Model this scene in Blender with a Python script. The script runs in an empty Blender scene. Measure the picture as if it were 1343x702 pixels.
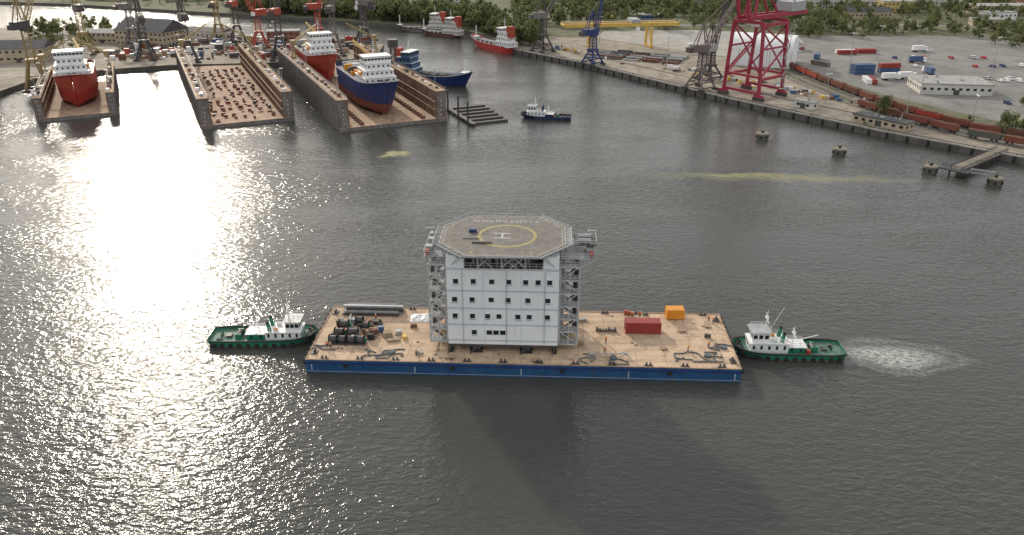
import bpy, bmesh, math, random
import numpy as np
from mathutils import Vector, Matrix
random.seed(4); np.random.seed(4)
scene=bpy.context.scene
scene.view_settings.view_transform='Standard'; scene.view_settings.look='None'; scene.view_settings.exposure=0
R=math.radians
col=scene.collection
# ---------------------------------------------------------------- materials
def nt(m): return m.node_tree.nodes,m.node_tree.links
def mat(name,c,rough=.7,metal=0,var=.18,scale=.4,rust=0,rc=(.16,.07,.035),bump=0,bscale=3,streak=False):
    m=bpy.data.materials.new(name); m.use_nodes=True; N,L=nt(m); b=N['Principled BSDF']
    b.inputs['Roughness'].default_value=rough; b.inputs['Metallic'].default_value=metal
    tc=N.new('ShaderNodeTexCoord'); src=tc.outputs['Object']
    n=N.new('ShaderNodeTexNoise'); n.inputs['Scale'].default_value=scale; n.inputs['Detail'].default_value=6; n.inputs['Roughness'].default_value=.65
    L.new(src,n.inputs['Vector'])
    mr=N.new('ShaderNodeMapRange'); mr.inputs[1].default_value=.3; mr.inputs[2].default_value=.7; mr.inputs[3].default_value=1-var; mr.inputs[4].default_value=1+var
    L.new(n.outputs['Fac'],mr.inputs[0])
    vm=N.new('ShaderNodeVectorMath'); vm.operation='SCALE'; vm.inputs[0].default_value=c; L.new(mr.outputs[0],vm.inputs['Scale'])
    out=vm.outputs[0]
    if rust>0:
        n2=N.new('ShaderNodeTexNoise'); n2.inputs['Scale'].default_value=scale*2.3; n2.inputs['Detail'].default_value=8; n2.inputs['Roughness'].default_value=.7
        if streak:
            mp=N.new('ShaderNodeMapping'); mp.inputs['Scale'].default_value=(1,1,.22); L.new(src,mp.inputs[0]); L.new(mp.outputs[0],n2.inputs['Vector'])
        else: L.new(src,n2.inputs['Vector'])
        r2=N.new('ShaderNodeMapRange'); r2.inputs[1].default_value=.62-rust*.35; r2.inputs[2].default_value=.72-rust*.25; L.new(n2.outputs['Fac'],r2.inputs[0])
        mx=N.new('ShaderNodeMixRGB'); mx.inputs[2].default_value=(*rc,1); L.new(r2.outputs[0],mx.inputs[0]); L.new(out,mx.inputs[1]); out=mx.outputs[0]
    L.new(out,b.inputs['Base Color'])
    if bump:
        nb=N.new('ShaderNodeTexNoise'); nb.inputs['Scale'].default_value=bscale; nb.inputs['Detail'].default_value=4; L.new(src,nb.inputs['Vector'])
        bp=N.new('ShaderNodeBump'); bp.inputs['Strength'].default_value=bump; L.new(nb.outputs['Fac'],bp.inputs['Height']); L.new(bp.outputs[0],b.inputs['Normal'])
    return m
M=dict(
 white=mat('white_paint',(.80,.80,.80),.45,var=.08,rust=.1,rc=(.5,.42,.34),streak=True),
 panel=mat('module_panel',(.84,.865,.88),.5,var=.05,scale=.25,rust=.12,rc=(.70,.71,.71),streak=True),
 panelblue=mat('module_band',(.66,.73,.79),.5,var=.06,scale=.25),
 panelline=mat('panel_seam',(.36,.40,.45),.5),
 scaf=mat('scaffold_paint',(.46,.47,.47),.55,var=.2,scale=1.2,rust=.15,rc=(.3,.26,.22)),
 glass=mat('window_glass',(.02,.025,.03),.12,var=.3),
 steel=mat('galvanised_steel',(.36,.38,.39),.5,.1,var=.2,scale=1),
 dsteel=mat('dark_steel',(.07,.07,.075),.55,.1,var=.4,scale=1,rust=.25),
 black=mat('black_rubber',(.02,.02,.02),.75,var=.4),
 blueh=mat('blue_hull_paint',(.015,.08,.20),.5,var=.25,scale=.3,rust=.28,rc=(.05,.085,.13),streak=True),
 rustd=mat('rusty_deck',(.42,.29,.20),.85,var=.35,scale=.3,rust=.35,rc=(.24,.14,.09)),
 rustw=mat('rusty_wall',(.25,.16,.12),.85,var=.35,scale=.25,rust=.4,rc=(.12,.07,.05),streak=True),
 rustdark=mat('keel_block_rust',(.15,.07,.045),.9,var=.5,scale=.6),
 dockg=mat('dock_grey_paint',(.19,.175,.165),.7,var=.25,rust=.35,rc=(.15,.09,.06),streak=True),
 red=mat('red_antifouling',(.46,.04,.035),.5,var=.15,rust=.12),
 antif=mat('brown_antifouling',(.22,.06,.045),.6,var=.2,rust=.2),
 crimson=mat('crimson_crane_paint',(.34,.03,.06),.5,var=.2,rust=.12),
 orange=mat('orange_paint',(.72,.30,.03),.5,var=.12),
 yellow=mat('yellow_paint',(.62,.41,.09),.55,var=.12,rust=.12),
 craney=mat('faded_yellow_paint',(.34,.26,.11),.6,var=.2,rust=.25),
 redor=mat('red_orange_paint',(.40,.065,.04),.5,var=.2,rust=.15),
 wagonr=mat('wagon_rust_red',(.22,.07,.045),.8,var=.3,scale=.15,rust=.3,rc=(.12,.06,.04)),
 wagong=mat('wagon_grey_green',(.10,.11,.095),.8,var=.3,scale=.15,rust=.3,rc=(.12,.07,.05)),
 navy=mat('navy_paint',(.02,.04,.15),.45,var=.2),
 bluec=mat('blue_container_paint',(.05,.11,.23),.55,var=.25,rust=.2),
 redc=mat('red_container_paint',(.32,.04,.035),.5,var=.15,rust=.15),
 green=mat('green_paint',(.015,.19,.11),.5,var=.2,scale=1,rust=.12,rc=(.08,.10,.07)),
 dgreen=mat('deck_green',(.09,.20,.15),.7,var=.3,scale=1,rust=.3,rc=(.17,.15,.11)),
 concrete=mat('concrete',(.36,.345,.315),.9,var=.22,scale=.12,rust=.3,rc=(.24,.22,.20),bump=.1),
 quayw=mat('quay_wall_concrete',(.13,.12,.11),.9,var=.3,scale=.3,rust=.3,rc=(.06,.06,.05),streak=True),
 apron=mat('quay_apron',(.30,.265,.215),.9,var=.3,scale=.07,rust=.4,rc=(.19,.16,.12)),
 asphalt=mat('asphalt',(.225,.215,.20),.9,var=.22,scale=.05,rust=.35,rc=(.16,.15,.14)),
 road=mat('road_asphalt',(.10,.10,.095),.9,var=.2,scale=.2),
 grass=mat('rough_grass',(.10,.115,.05),.95,var=.4,scale=.06,rust=.4,rc=(.17,.145,.10)),
 lgrass=mat('bright_grass',(.15,.18,.05),.95,var=.35,scale=.2,rust=.25,rc=(.17,.15,.08)),
 gravel=mat('ballast_gravel',(.15,.125,.105),.95,var=.3,scale=.5),
 wall=mat('render_wall',(.58,.56,.52),.85,var=.12,scale=.3),
 ywall=mat('ochre_wall',(.55,.43,.18),.85,var=.12,scale=.3),
 brick=mat('brick_wall',(.28,.14,.10),.9,var=.2,scale=.6),
 beige=mat('beige_wall',(.45,.38,.28),.85,var=.15,scale=.3),
 roofd=mat('dark_roof',(.08,.08,.085),.8,var=.25,scale=.3),
 rooff=mat('flat_roof',(.36,.355,.34),.85,var=.2,scale=.2,rust=.3,rc=(.22,.22,.21)),
 tent=mat('white_membrane',(.80,.81,.82),.55,var=.06,scale=.2),
 heli=mat('helideck_surface',(.185,.17,.15),.8,var=.22,scale=.35,rust=.35,rc=(.12,.11,.10)),
 paintw=mat('white_marking',(.50,.50,.48),.7,var=.25,scale=1.5,rust=.35,rc=(.22,.21,.2)),
 painty=mat('yellow_marking',(.42,.35,.10),.7,var=.25,scale=1.2,rust=.5,rc=(.24,.21,.13)),
 bark=mat('bark',(.07,.05,.035),.95,var=.3,scale=2),
 wood=mat('timber',(.33,.25,.16),.85,var=.3,scale=1.2),
 skin=mat('skin',(.45,.28,.2),.6), hivis=mat('hivis_jacket',(.8,.22,.02),.7), trousers=mat('work_trousers',(.03,.04,.09),.8),
 rope=mat('grey_rope',(.11,.13,.14),.9,var=.3,scale=2),
 silver=mat('car_silver',(.5,.5,.52),.3,.4),
)
def netmat():
    m=mat('safety_net',(.22,.22,.215),.6,.1)
    N,L=nt(m); b=N['Principled BSDF']; tc=N.new('ShaderNodeTexCoord')
    br=N.new('ShaderNodeTexBrick'); br.offset=0; br.inputs['Scale'].default_value=1; br.inputs['Brick Width'].default_value=.35; br.inputs['Row Height'].default_value=.35; br.inputs['Mortar Size'].default_value=.08
    L.new(tc.outputs['Object'],br.inputs['Vector']); L.new(br.outputs['Fac'],b.inputs['Alpha']); return m
M['net']=netmat()
def deckmat():
    m=mat('barge_deck_steel',(.60,.44,.30),.85,var=.2,scale=.22,rust=.26,rc=(.37,.26,.185))
    N,L=nt(m); b=N['Principled BSDF']; src=b.inputs['Base Color'].links[0].from_socket
    tc=N.new('ShaderNodeTexCoord'); br=N.new('ShaderNodeTexBrick'); br.offset=.0
    br.inputs['Scale'].default_value=1; br.inputs['Brick Width'].default_value=5.98; br.inputs['Row Height'].default_value=2.42; br.inputs['Mortar Size'].default_value=.07
    br.inputs['Color1'].default_value=(1,1,1,1); br.inputs['Color2'].default_value=(.86,.87,.88,1); br.inputs['Mortar'].default_value=(.62,.58,.55,1)
    L.new(tc.outputs['Object'],br.inputs['Vector'])
    n=N.new('ShaderNodeTexNoise'); n.inputs['Scale'].default_value=1.3; n.inputs['Detail'].default_value=10; n.inputs['Roughness'].default_value=.75; L.new(tc.outputs['Object'],n.inputs['Vector'])
    r=N.new('ShaderNodeMapRange'); r.inputs[1].default_value=.56; r.inputs[2].default_value=.72; r.inputs[3].default_value=1; r.inputs[4].default_value=.38; L.new(n.outputs['Fac'],r.inputs[0])
    mx=N.new('ShaderNodeMixRGB'); mx.blend_type='MULTIPLY'; mx.inputs[0].default_value=1; L.new(src,mx.inputs[1]); L.new(br.outputs['Color'],mx.inputs[2])
    sc=N.new('ShaderNodeVectorMath'); sc.operation='SCALE'; L.new(mx.outputs[0],sc.inputs[0]); L.new(r.outputs[0],sc.inputs['Scale'])
    L.new(sc.outputs[0],b.inputs['Base Color']); return m
M['deck']=deckmat()
def leafmat(name,c1,c2):
    m=bpy.data.materials.new(name); m.use_nodes=True; N,L=nt(m); b=N['Principled BSDF']; b.inputs['Roughness'].default_value=.7
    tc=N.new('ShaderNodeTexCoord'); n=N.new('ShaderNodeTexNoise'); n.inputs['Scale'].default_value=.07; n.inputs['Detail'].default_value=8; n.inputs['Roughness'].default_value=.8
    L.new(tc.outputs['Object'],n.inputs['Vector']); r=N.new('ShaderNodeValToRGB'); r.color_ramp.elements[0].position=.35; r.color_ramp.elements[1].position=.65
    r.color_ramp.elements[0].color=(*c1,1); r.color_ramp.elements[1].color=(*c2,1); L.new(n.outputs['Fac'],r.inputs[0]); L.new(r.outputs[0],b.inputs['Base Color'])
    t=N.new('ShaderNodeBsdfTranslucent'); L.new(r.outputs[0],t.inputs['Color']); mx=N.new('ShaderNodeMixShader'); mx.inputs[0].default_value=.45
    L.new(b.outputs[0],mx.inputs[1]); L.new(t.outputs[0],mx.inputs[2]); L.new(mx.outputs[0],N['Material Output'].inputs['Surface'])
    return m
M['leaf']=leafmat('foliage',(.075,.115,.045),(.23,.235,.09))
# ---------------------------------------------------------------- builder
class O:
    def __init__(s,name): s.name=name; s.parts={}
    def raw(s,part,m,V,F):
        if (part,m) not in s.parts: s.parts[(part,m)]=([],[])
        v,f=s.parts[(part,m)]; o=len(v); v.extend([tuple(p) for p in V]); f.extend([tuple(i+o for i in q) for q in F])
    def box(s,part,m,x0,x1,y0,y1,z0,z1):
        s.raw(part,m,[(x0,y0,z0),(x1,y0,z0),(x1,y1,z0),(x0,y1,z0),(x0,y0,z1),(x1,y0,z1),(x1,y1,z1),(x0,y1,z1)],
         [(3,2,1,0),(4,5,6,7),(0,1,5,4),(1,2,6,5),(2,3,7,6),(3,0,4,7)])
    def beam(s,part,m,p,q,w,h=None):
        h=h or w; p=Vector(p); q=Vector(q); d=(q-p)
        if d.length<1e-6: return
        d.normalize(); up=Vector((0,0,1)) if abs(d.z)<.98 else Vector((0,1,0))
        a=d.cross(up).normalized()*w/2; b=a.cross(d).normalized()*h/2
        V=[p-a-b,p+a-b,p+a+b,p-a+b,q-a-b,q+a-b,q+a+b,q-a+b]
        s.raw(part,m,V,[(3,2,1,0),(4,5,6,7),(0,1,5,4),(1,2,6,5),(2,3,7,6),(3,0,4,7)])
    def cyl(s,part,m,p,q,r,r2=None,n=12):
        r2=r if r2 is None else r2; p=Vector(p); q=Vector(q); d=(q-p).normalized()
        up=Vector((0,0,1)) if abs(d.z)<.98 else Vector((0,1,0)); a=d.cross(up).normalized(); b=a.cross(d)
        V=[p+(a*math.cos(2*math.pi*i/n)+b*math.sin(2*math.pi*i/n))*r for i in range(n)]+[q+(a*math.cos(2*math.pi*i/n)+b*math.sin(2*math.pi*i/n))*r2 for i in range(n)]
        F=[(i,(i+1)%n,n+(i+1)%n,n+i) for i in range(n)]+[tuple(range(n))[::-1],tuple(range(n,2*n))]
        s.raw(part,m,V,F)
    def prism(s,part,m,poly,z0,z1,side=None):
        n=len(poly)
        from mathutils.geometry import tessellate_polygon
        T=tessellate_polygon([[Vector((x,y,0)) for x,y in poly]])
        top=[]
        for t in T:
            a,b,c=[Vector((*poly[i],0)) for i in t]
            if (b-a).cross(c-a).z<0: t=(t[0],t[2],t[1])
            top.append(t)
        s.raw(part,m,[(x,y,z1) for x,y in poly],top)
        if z0<z1:
            V=[(x,y,z0) for x,y in poly]+[(x,y,z1) for x,y in poly]
            s.raw(part if side is None else 'side_wall',side or m,V,[(i,(i+1)%n,n+(i+1)%n,n+i) for i in range(n)])
    def lattice(s,part,m,p,q,w0,w1,n,t=.15):
        p=Vector(p); q=Vector(q); d=(q-p).normalized(); up=Vector((0,0,1)) if abs(d.z)<.98 else Vector((0,1,0))
        a=d.cross(up).normalized(); b=a.cross(d)
        def c(k,f):
            w=(w0+(w1-w0)*f)/2; sa,sb=[(1,1),(1,-1),(-1,-1),(-1,1)][k%4]; return p+(q-p)*f+a*sa*w+b*sb*w
        for k in range(4): s.beam(part,m,c(k,0),c(k,1),t*1.4)
        for i in range(n):
            for k in range(4):
                s.beam(part,m,c(k,i/n),c(k+1,(i+1)/n),t*.8); s.beam(part,m,c(k,i/n),c(k+1,i/n),t*.8)
    def rail(s,part,m,pts,h=1.1,t=.06,sp=2.,closed=False):
        P=[Vector(p) for p in pts]
        if closed: P.append(P[0])
        for a,b in zip(P,P[1:]):
            for hh in (h,h*.5): s.beam(part,m,a+Vector((0,0,hh)),b+Vector((0,0,hh)),t)
            n=max(1,int((b-a).length/sp))
            for i in range(n+1):
                c=a+(b-a)*i/n; s.beam(part,m,c,c+Vector((0,0,h)),t)
    def done(s,loc=(0,0,0),rot=0,sc=1,smooth=()):
        obs=[]
        single=len(s.parts)==1
        for (part,m),(v,f) in s.parts.items():
            me=bpy.data.meshes.new(part); me.from_pydata(v,[],f); me.materials.append(M[m]); me.update()
            if part in smooth:
                for p in me.polygons: p.use_smooth=True
            ob=bpy.data.objects.new(s.name if single else part,me); col.objects.link(ob); obs.append(ob)
        if single: root=obs[0]
        else:
            root=bpy.data.objects.new(s.name,None); root.empty_display_size=.5; col.objects.link(root)
            for o in obs: o.parent=root
        root.location=loc; root.rotation_euler=(0,0,rot); root.scale=(sc,)*3
        return root
def clone(root,loc,rot,sc=None):
    n=root.copy(); col.objects.link(n); n.location=loc; n.rotation_euler=(0,0,rot)
    if sc: n.scale=(sc,)*3
    for c in root.children:
        k=c.copy(); col.objects.link(k); k.parent=n
    return n
# ---------------------------------------------------------------- camera, light
cam=bpy.data.cameras.new('camera'); co=bpy.data.objects.new('camera',cam); col.objects.link(co)
co.location=(0,0,88.6); co.rotation_euler=(R(90-24.4),0,0); cam.sensor_width=36; cam.lens=36*1044/1343; cam.clip_end=20000; cam.clip_start=.5
scene.camera=co
SE,SA=R(24),R(-26)
w=bpy.data.worlds.new('World'); scene.world=w; w.use_nodes=True; N,L=w.node_tree.nodes,w.node_tree.links
sky=N.new('ShaderNodeTexSky'); sky.sky_type='NISHITA'; sky.sun_disc=False; sky.sun_elevation=SE; sky.sun_rotation=SA%(2*math.pi); sky.dust_density=1.6; sky.air_density=1.1; sky.altitude=50
hs=N.new('ShaderNodeHueSaturation'); hs.inputs['Saturation'].default_value=.6; L.new(sky.outputs[0],hs.inputs['Color'])
# thin high cloud veil: soft noise mixed into the clear sky
tc=N.new('ShaderNodeTexCoord'); cn=N.new('ShaderNodeTexNoise'); cn.inputs['Scale'].default_value=2.2; cn.inputs['Detail'].default_value=5; L.new(tc.outputs['Generated'],cn.inputs['Vector'])
cr=N.new('ShaderNodeMapRange'); cr.inputs[1].default_value=.3; cr.inputs[2].default_value=.7; cr.inputs[3].default_value=.45; cr.inputs[4].default_value=.8; L.new(cn.outputs['Fac'],cr.inputs[0])
cm=N.new('ShaderNodeMixRGB'); cm.inputs[2].default_value=(6.9,6.75,6.55,1); L.new(cr.outputs[0],cm.inputs[0]); L.new(hs.outputs[0],cm.inputs[1])
bg=N['Background']; bg.inputs['Strength'].default_value=.15; L.new(cm.outputs[0],bg.inputs['Color'])
sl=bpy.data.lights.new('sun','SUN'); so=bpy.data.objects.new('sun',sl); col.objects.link(so); sl.energy=2.6; sl.angle=R(2.5); sl.color=(1,.90,.75)
S=Vector((math.sin(SA)*math.cos(SE),math.cos(SA)*math.cos(SE),math.sin(SE))); so.rotation_euler=(-S).to_track_quat('-Z','Y').to_euler(); so.location=(0,0,300)
# ---------------------------------------------------------------- water
def water():
    m=bpy.data.materials.new('river_water'); m.use_nodes=True; N,L=nt(m); b=N['Principled BSDF']
    b.inputs['IOR'].default_value=1.33; tc=N.new('ShaderNodeTexCoord'); P=tc.outputs['Object']
    def noise(scale,detail=3,rough=.55,map=None,dist=0):
        n=N.new('ShaderNodeTexNoise'); n.inputs['Scale'].default_value=scale; n.inputs['Detail'].default_value=detail; n.inputs['Roughness'].default_value=rough; n.inputs['Distortion'].default_value=dist
        if map:
            mp=N.new('ShaderNodeMapping'); mp.inputs['Scale'].default_value=map[0]; mp.inputs['Rotation'].default_value=(0,0,map[1]); L.new(P,mp.inputs[0]); L.new(mp.outputs[0],n.inputs['Vector'])
        else: L.new(P,n.inputs['Vector'])
        return n.outputs['Fac']
    def math2(op,a,c):
        x=N.new('ShaderNodeMath'); x.operation=op
        for i,v in enumerate((a,c)):
            if isinstance(v,(int,float)): x.inputs[i].default_value=v
            else: L.new(v,x.inputs[i])
        return x.outputs[0]
    def mr(v,a,c,d=0,e=1):
        x=N.new('ShaderNodeMapRange'); x.interpolation_type='SMOOTHSTEP'
        x.inputs[1].default_value=a; x.inputs[2].default_value=c; x.inputs[3].default_value=d; x.inputs[4].default_value=e; L.new(v,x.inputs[0]); return x.outputs[0]
    wp=N.new('ShaderNodeTexNoise'); wp.inputs['Scale'].default_value=.09; wp.inputs['Detail'].default_value=4; L.new(P,wp.inputs['Vector'])
    ws=N.new('ShaderNodeVectorMath'); ws.operation='MULTIPLY_ADD'; L.new(wp.outputs['Color'],ws.inputs[0]); ws.inputs[1].default_value=(12,12,0); L.new(P,ws.inputs[2])
    wo=N.new('ShaderNodeVectorMath'); wo.operation='SUBTRACT'; L.new(ws.outputs[0],wo.inputs[0]); wo.inputs[1].default_value=(6,6,0)
    def ell(cx,cy,rx,ry,ang,soft=.3):
        mp=N.new('ShaderNodeMapping'); mp.vector_type='TEXTURE'; mp.inputs['Location'].default_value=(cx,cy,0); mp.inputs['Rotation'].default_value=(0,0,R(ang)); mp.inputs['Scale'].default_value=(rx,ry,1)
        L.new(wo.outputs[0],mp.inputs[0]); ln=N.new('ShaderNodeVectorMath'); ln.operation='LENGTH'; L.new(mp.outputs[0],ln.inputs[0]); return mr(ln.outputs['Value'],soft,1,1,0)
    big=noise(.06,2,.5); mid=noise(.36,2,.55,((1,1.9,1),R(22)),.6); mid2=noise(.8,2,.6,((1,1.7,1),R(-20)),.5); fine=noise(2.4,2,.6,((1,1.6,1),R(10)))
    calm=mr(noise(.012,3,.55,((1,2.2,1),R(10))),.38,.62,.55,1.15)
    h=math2('ADD',math2('MULTIPLY',mid,1.15),math2('MULTIPLY',mid2,.5)); h=math2('ADD',h,math2('MULTIPLY',fine,.12)); h=math2('MULTIPLY',h,calm)
    h=math2('ADD',h,math2('MULTIPLY',big,.5))
    wash=ell(82,148.5,15,6.2,-3,.2)
    wash2=ell(-62,136,28,8,24,.2)
    churn=noise(1.0,6,.7,None,.6)
    h=math2('ADD',h,math2('MULTIPLY',math2('MULTIPLY',wash,churn),1.0))
    h=math2('ADD',h,math2('MULTIPLY',math2('MULTIPLY',wash2,noise(.8,4,.6)),.5))
    bp=N.new('ShaderNodeBump'); bp.inputs['Strength'].default_value=.85; bp.inputs['Distance'].default_value=.31; L.new(h,bp.inputs['Height']); L.new(bp.outputs[0],b.inputs['Normal'])
    fn=noise(.8,14,.82,((1,2.0,1),R(8)),.2); film=noise(.3,9,.75,((1,2.2,1),R(12)))
    foam=math2('MULTIPLY',wash,mr(fn,.38,.62))
    ringm=math2('MULTIPLY',ell(83,149,18,7.8,-3,.75),math2('SUBTRACT',1,ell(83,149,17,7,-3,.6)))
    foam=math2('MAXIMUM',foam,math2('MULTIPLY',ringm,mr(fn,.42,.62,0,.5)))
    foam=math2('MAXIMUM',foam,math2('MULTIPLY',ell(-38,150,5,2.5,0,.3),mr(fn,.45,.62)))
    foam2=math2('MULTIPLY',math2('MAXIMUM',wash2,ell(-60,252,14,3,8)),mr(film,.48,.68,0,.2))
    foam=math2('MAXIMUM',foam,foam2)
    alg=math2('MAXIMUM',ell(84,276,30,4.2,-3,.2),ell(-46,302,9,5,30,.2)); alg=math2('MAXIMUM',alg,math2('MULTIPLY',ell(98,273,64,6,-4,.1),.65))
    alg=math2('MULTIPLY',alg,mr(film,.30,.60,0.05,.75))
    c1=N.new('ShaderNodeMixRGB'); c1.inputs[1].default_value=(.062,.064,.058,1); c1.inputs[2].default_value=(.40,.38,.15,1); L.new(alg,c1.inputs[0])
    c2=N.new('ShaderNodeMixRGB'); c2.inputs[2].default_value=(.62,.64,.6,1); L.new(c1.outputs[0],c2.inputs[1]); L.new(foam,c2.inputs[0])
    L.new(c2.outputs[0],b.inputs['Base Color'])
    L.new(math2('ADD',math2('MULTIPLY',math2('MAXIMUM',foam,alg),.5),.12),b.inputs['Roughness'])
    return m
M['water']=water()
o=O('water'); o.raw('water','water',[(-7000,-1500,0),(7000,-1500,0),(7000,9000,0),(-7000,9000,0)],[(0,1,2,3)]); o.done()
# ---------------------------------------------------------------- land
shore=[(1200,-900),(420,60),(260,224),(192.5,288.5),(182.7,299),(154,329),(131.4,357.6),(107.8,388.5),(84.4,424),(41,490),(0,540),(-17.6,600),(-42,639),(-80,656),(-119,674),(-189,710),(-291,750),(-436,812),(-600,850),(-1200,1000),(-6500,2500)]
o=O('ground'); o.prism('land_surface','grass',[(6500,-900)]+shore+[(-6500,8500),(6500,8500)],-2,2.5,'quayw'); o.done()
west=[(-6000,300),(-262,372),(-262,440),(-236,468),(-205,482),(-150,490),(-85,505),(-88,560),(-120,585),(-180,598),(-290,608),(-340,635),(-520,655),(-6000,900)]
o=O('shipyard_ground'); o.prism('land_surface','apron',west,-2,2.5,'quayw'); o.done()
def sheet(name,m,poly,z): o=O(name); o.prism('surface',m,poly,z,z); return o.done()
sheet('quay_apron','apron',[(260,224),(192.5,288.5),(182.7,299),(154,329),(131.4,357.6),(107.8,388.5),(84.4,424),(41,490),(0,540),(-12,585),(20,600),(75,580),(140,500),(152,440),(160,400),(160,378),(178,340),(205,312),(280,238)],2.504)
sheet('container_yard','asphalt',[(162,470),(200,600),(330,600),(560,520),(560,330),(300,300),(214,345),(186,400),(175,440)],2.508)
sheet('storage_yard','concrete',[(60,590),(140,505),(165,480),(196,560),(205,600),(150,630),(70,625)],2.512)
sheet('service_road','road',[(170,430),(176,430),(184,390),(202,348),(232,315),(300,270),(300,261),(228,306),(197,341),(178,386),(170,415)],2.516)
sheet('grass_verge','lgrass',[(214,345),(300,300),(420,300),(420,318),(300,312),(222,352)],2.520)
sheet('city_road','asphalt',[(60,650),(300,655),(620,610),(620,618),(300,666),(60,660)],2.524)
sheet('city_road','asphalt',[(230,640),(238,640),(300,900),(290,900)],2.528)
Q=[Vector((*p,0)) for p in [(260,224),(192.5,288.5),(182.7,299),(154,329),(131.4,357.6),(107.8,388.5),(84.4,424),(41,490),(0,540)]]
o=O('quay_edge')
for a,b in zip(Q,Q[1:]):
    d=(b-a).normalized(); nrm=Vector((d.y,-d.x,0))*1.0
    up=Vector((0,0,2.75)); o.beam('cope',"concrete",a+up+nrm*.4,b+up+nrm*.4,.9,.5)
    n=int((b-a).length/7)
    for i in range(n):
        c=a+(b-a)*(i+.5)/n; o.beam('fender','black',c-nrm*.3+Vector((0,0,-.3)),c-nrm*.3+Vector((0,0,2.6)),.7)
        if i%2==0: o.cyl('bollard','dsteel',c+nrm*1.6+Vector((0,0,2.5)),c+nrm*1.6+Vector((0,0,3.3)),.3,.4,8)
o.done()
o=O('crane_rails')
for off in (4,22):
    for a,b in zip(Q[1:],Q[2:]):
        d=(b-a).normalized(); nrm=Vector((d.y,-d.x,0))
        o.beam('rail','dsteel',a+nrm*off+Vector((0,0,2.6)),b+nrm*off+Vector((0,0,2.6)),.5,.2)
o.done()
def poly_pts(P,step,start=0):
    P=[Vector((*p,0)) for p in P]; out=[]; acc=start
    for a,b in zip(P,P[1:]):
        l=(b-a).length; d=(b-a)/l
        while acc<l: out.append((a+d*acc,d)); acc+=step
        acc-=l
    return out
tr=[(158,520),(162,470),(166,431),(174.5,379),(184,350),(197,325),(224,298),(270,262),(420,150)]
for k,off in enumerate((0,-6,-12)):
    o=O('railway_track'); pts=poly_pts(tr,6)
    for (a,d),(b,_) in zip(pts,pts[1:]):
        s=Vector((d.y,-d.x,0)); a=a+s*(-off); b=b+s*(-off)
        A=a+Vector((0,0,2.56)); B=b+Vector((0,0,2.56)); o.beam('ballast','gravel',A,B+d*.3,3.6,.1)
        for e in (-.75,.75): o.beam('rails','steel',A+s*e+Vector((0,0,.12)),B+s*e+Vector((0,0,.12)),.14,.14)
        for j in range(4): 
            c=A+(B-A)*j/4+Vector((0,0,.06)); o.beam('sleepers','wood',c-s*1.3,c+s*1.3,.25,.06)
    o.done()
def wagon(m):
    o=O('freight_wagon'); o.box('body',m,-6,6,-1.4,1.4,1.2,3.3)
    for i in range(9): o.box('load','rustdark',-5.6+i*1.25,-4.6+i*1.25,-1.2,1.2,3.3,3.3+random.uniform(.05,.4))
    for i in range(9):
        x=-5.8+i*1.45; o.box('ribs',m,x-.07,x+.07,-1.5,-1.402,1.2,3.3); o.box('ribs',m,x-.07,x+.07,1.402,1.5,1.2,3.3)
    o.box('frame','dsteel',-6.4,6.4,-.9,.9,.9,1.2)
    for x in (-4.8,-3,3,4.8):
        o.cyl('wheels','dsteel',(x,-.85,.5),(x,.85,.5),.5,n=10)
    return o.done((0,0,-500))
wg=[wagon('wagonr'),wagon('rustdark'),wagon('redor'),wagon('wagong')]
for k,(off,st,n) in enumerate(((0,40,21),(12,150,9))):
    for i,(p,d) in enumerate(poly_pts(tr,13.4,st)[:n]):
        s=Vector((d.y,-d.x,0)); q=p+s*off; clone(random.choices(wg,[6,3,2 if k==0 else 0,1 if k==0 else 5])[0],(q.x,q.y,2.75),math.atan2(d.y,d.x))
for x in wg:
    for c in list(x.children): bpy.data.objects.remove(c)
    bpy.data.objects.remove(x)
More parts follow.
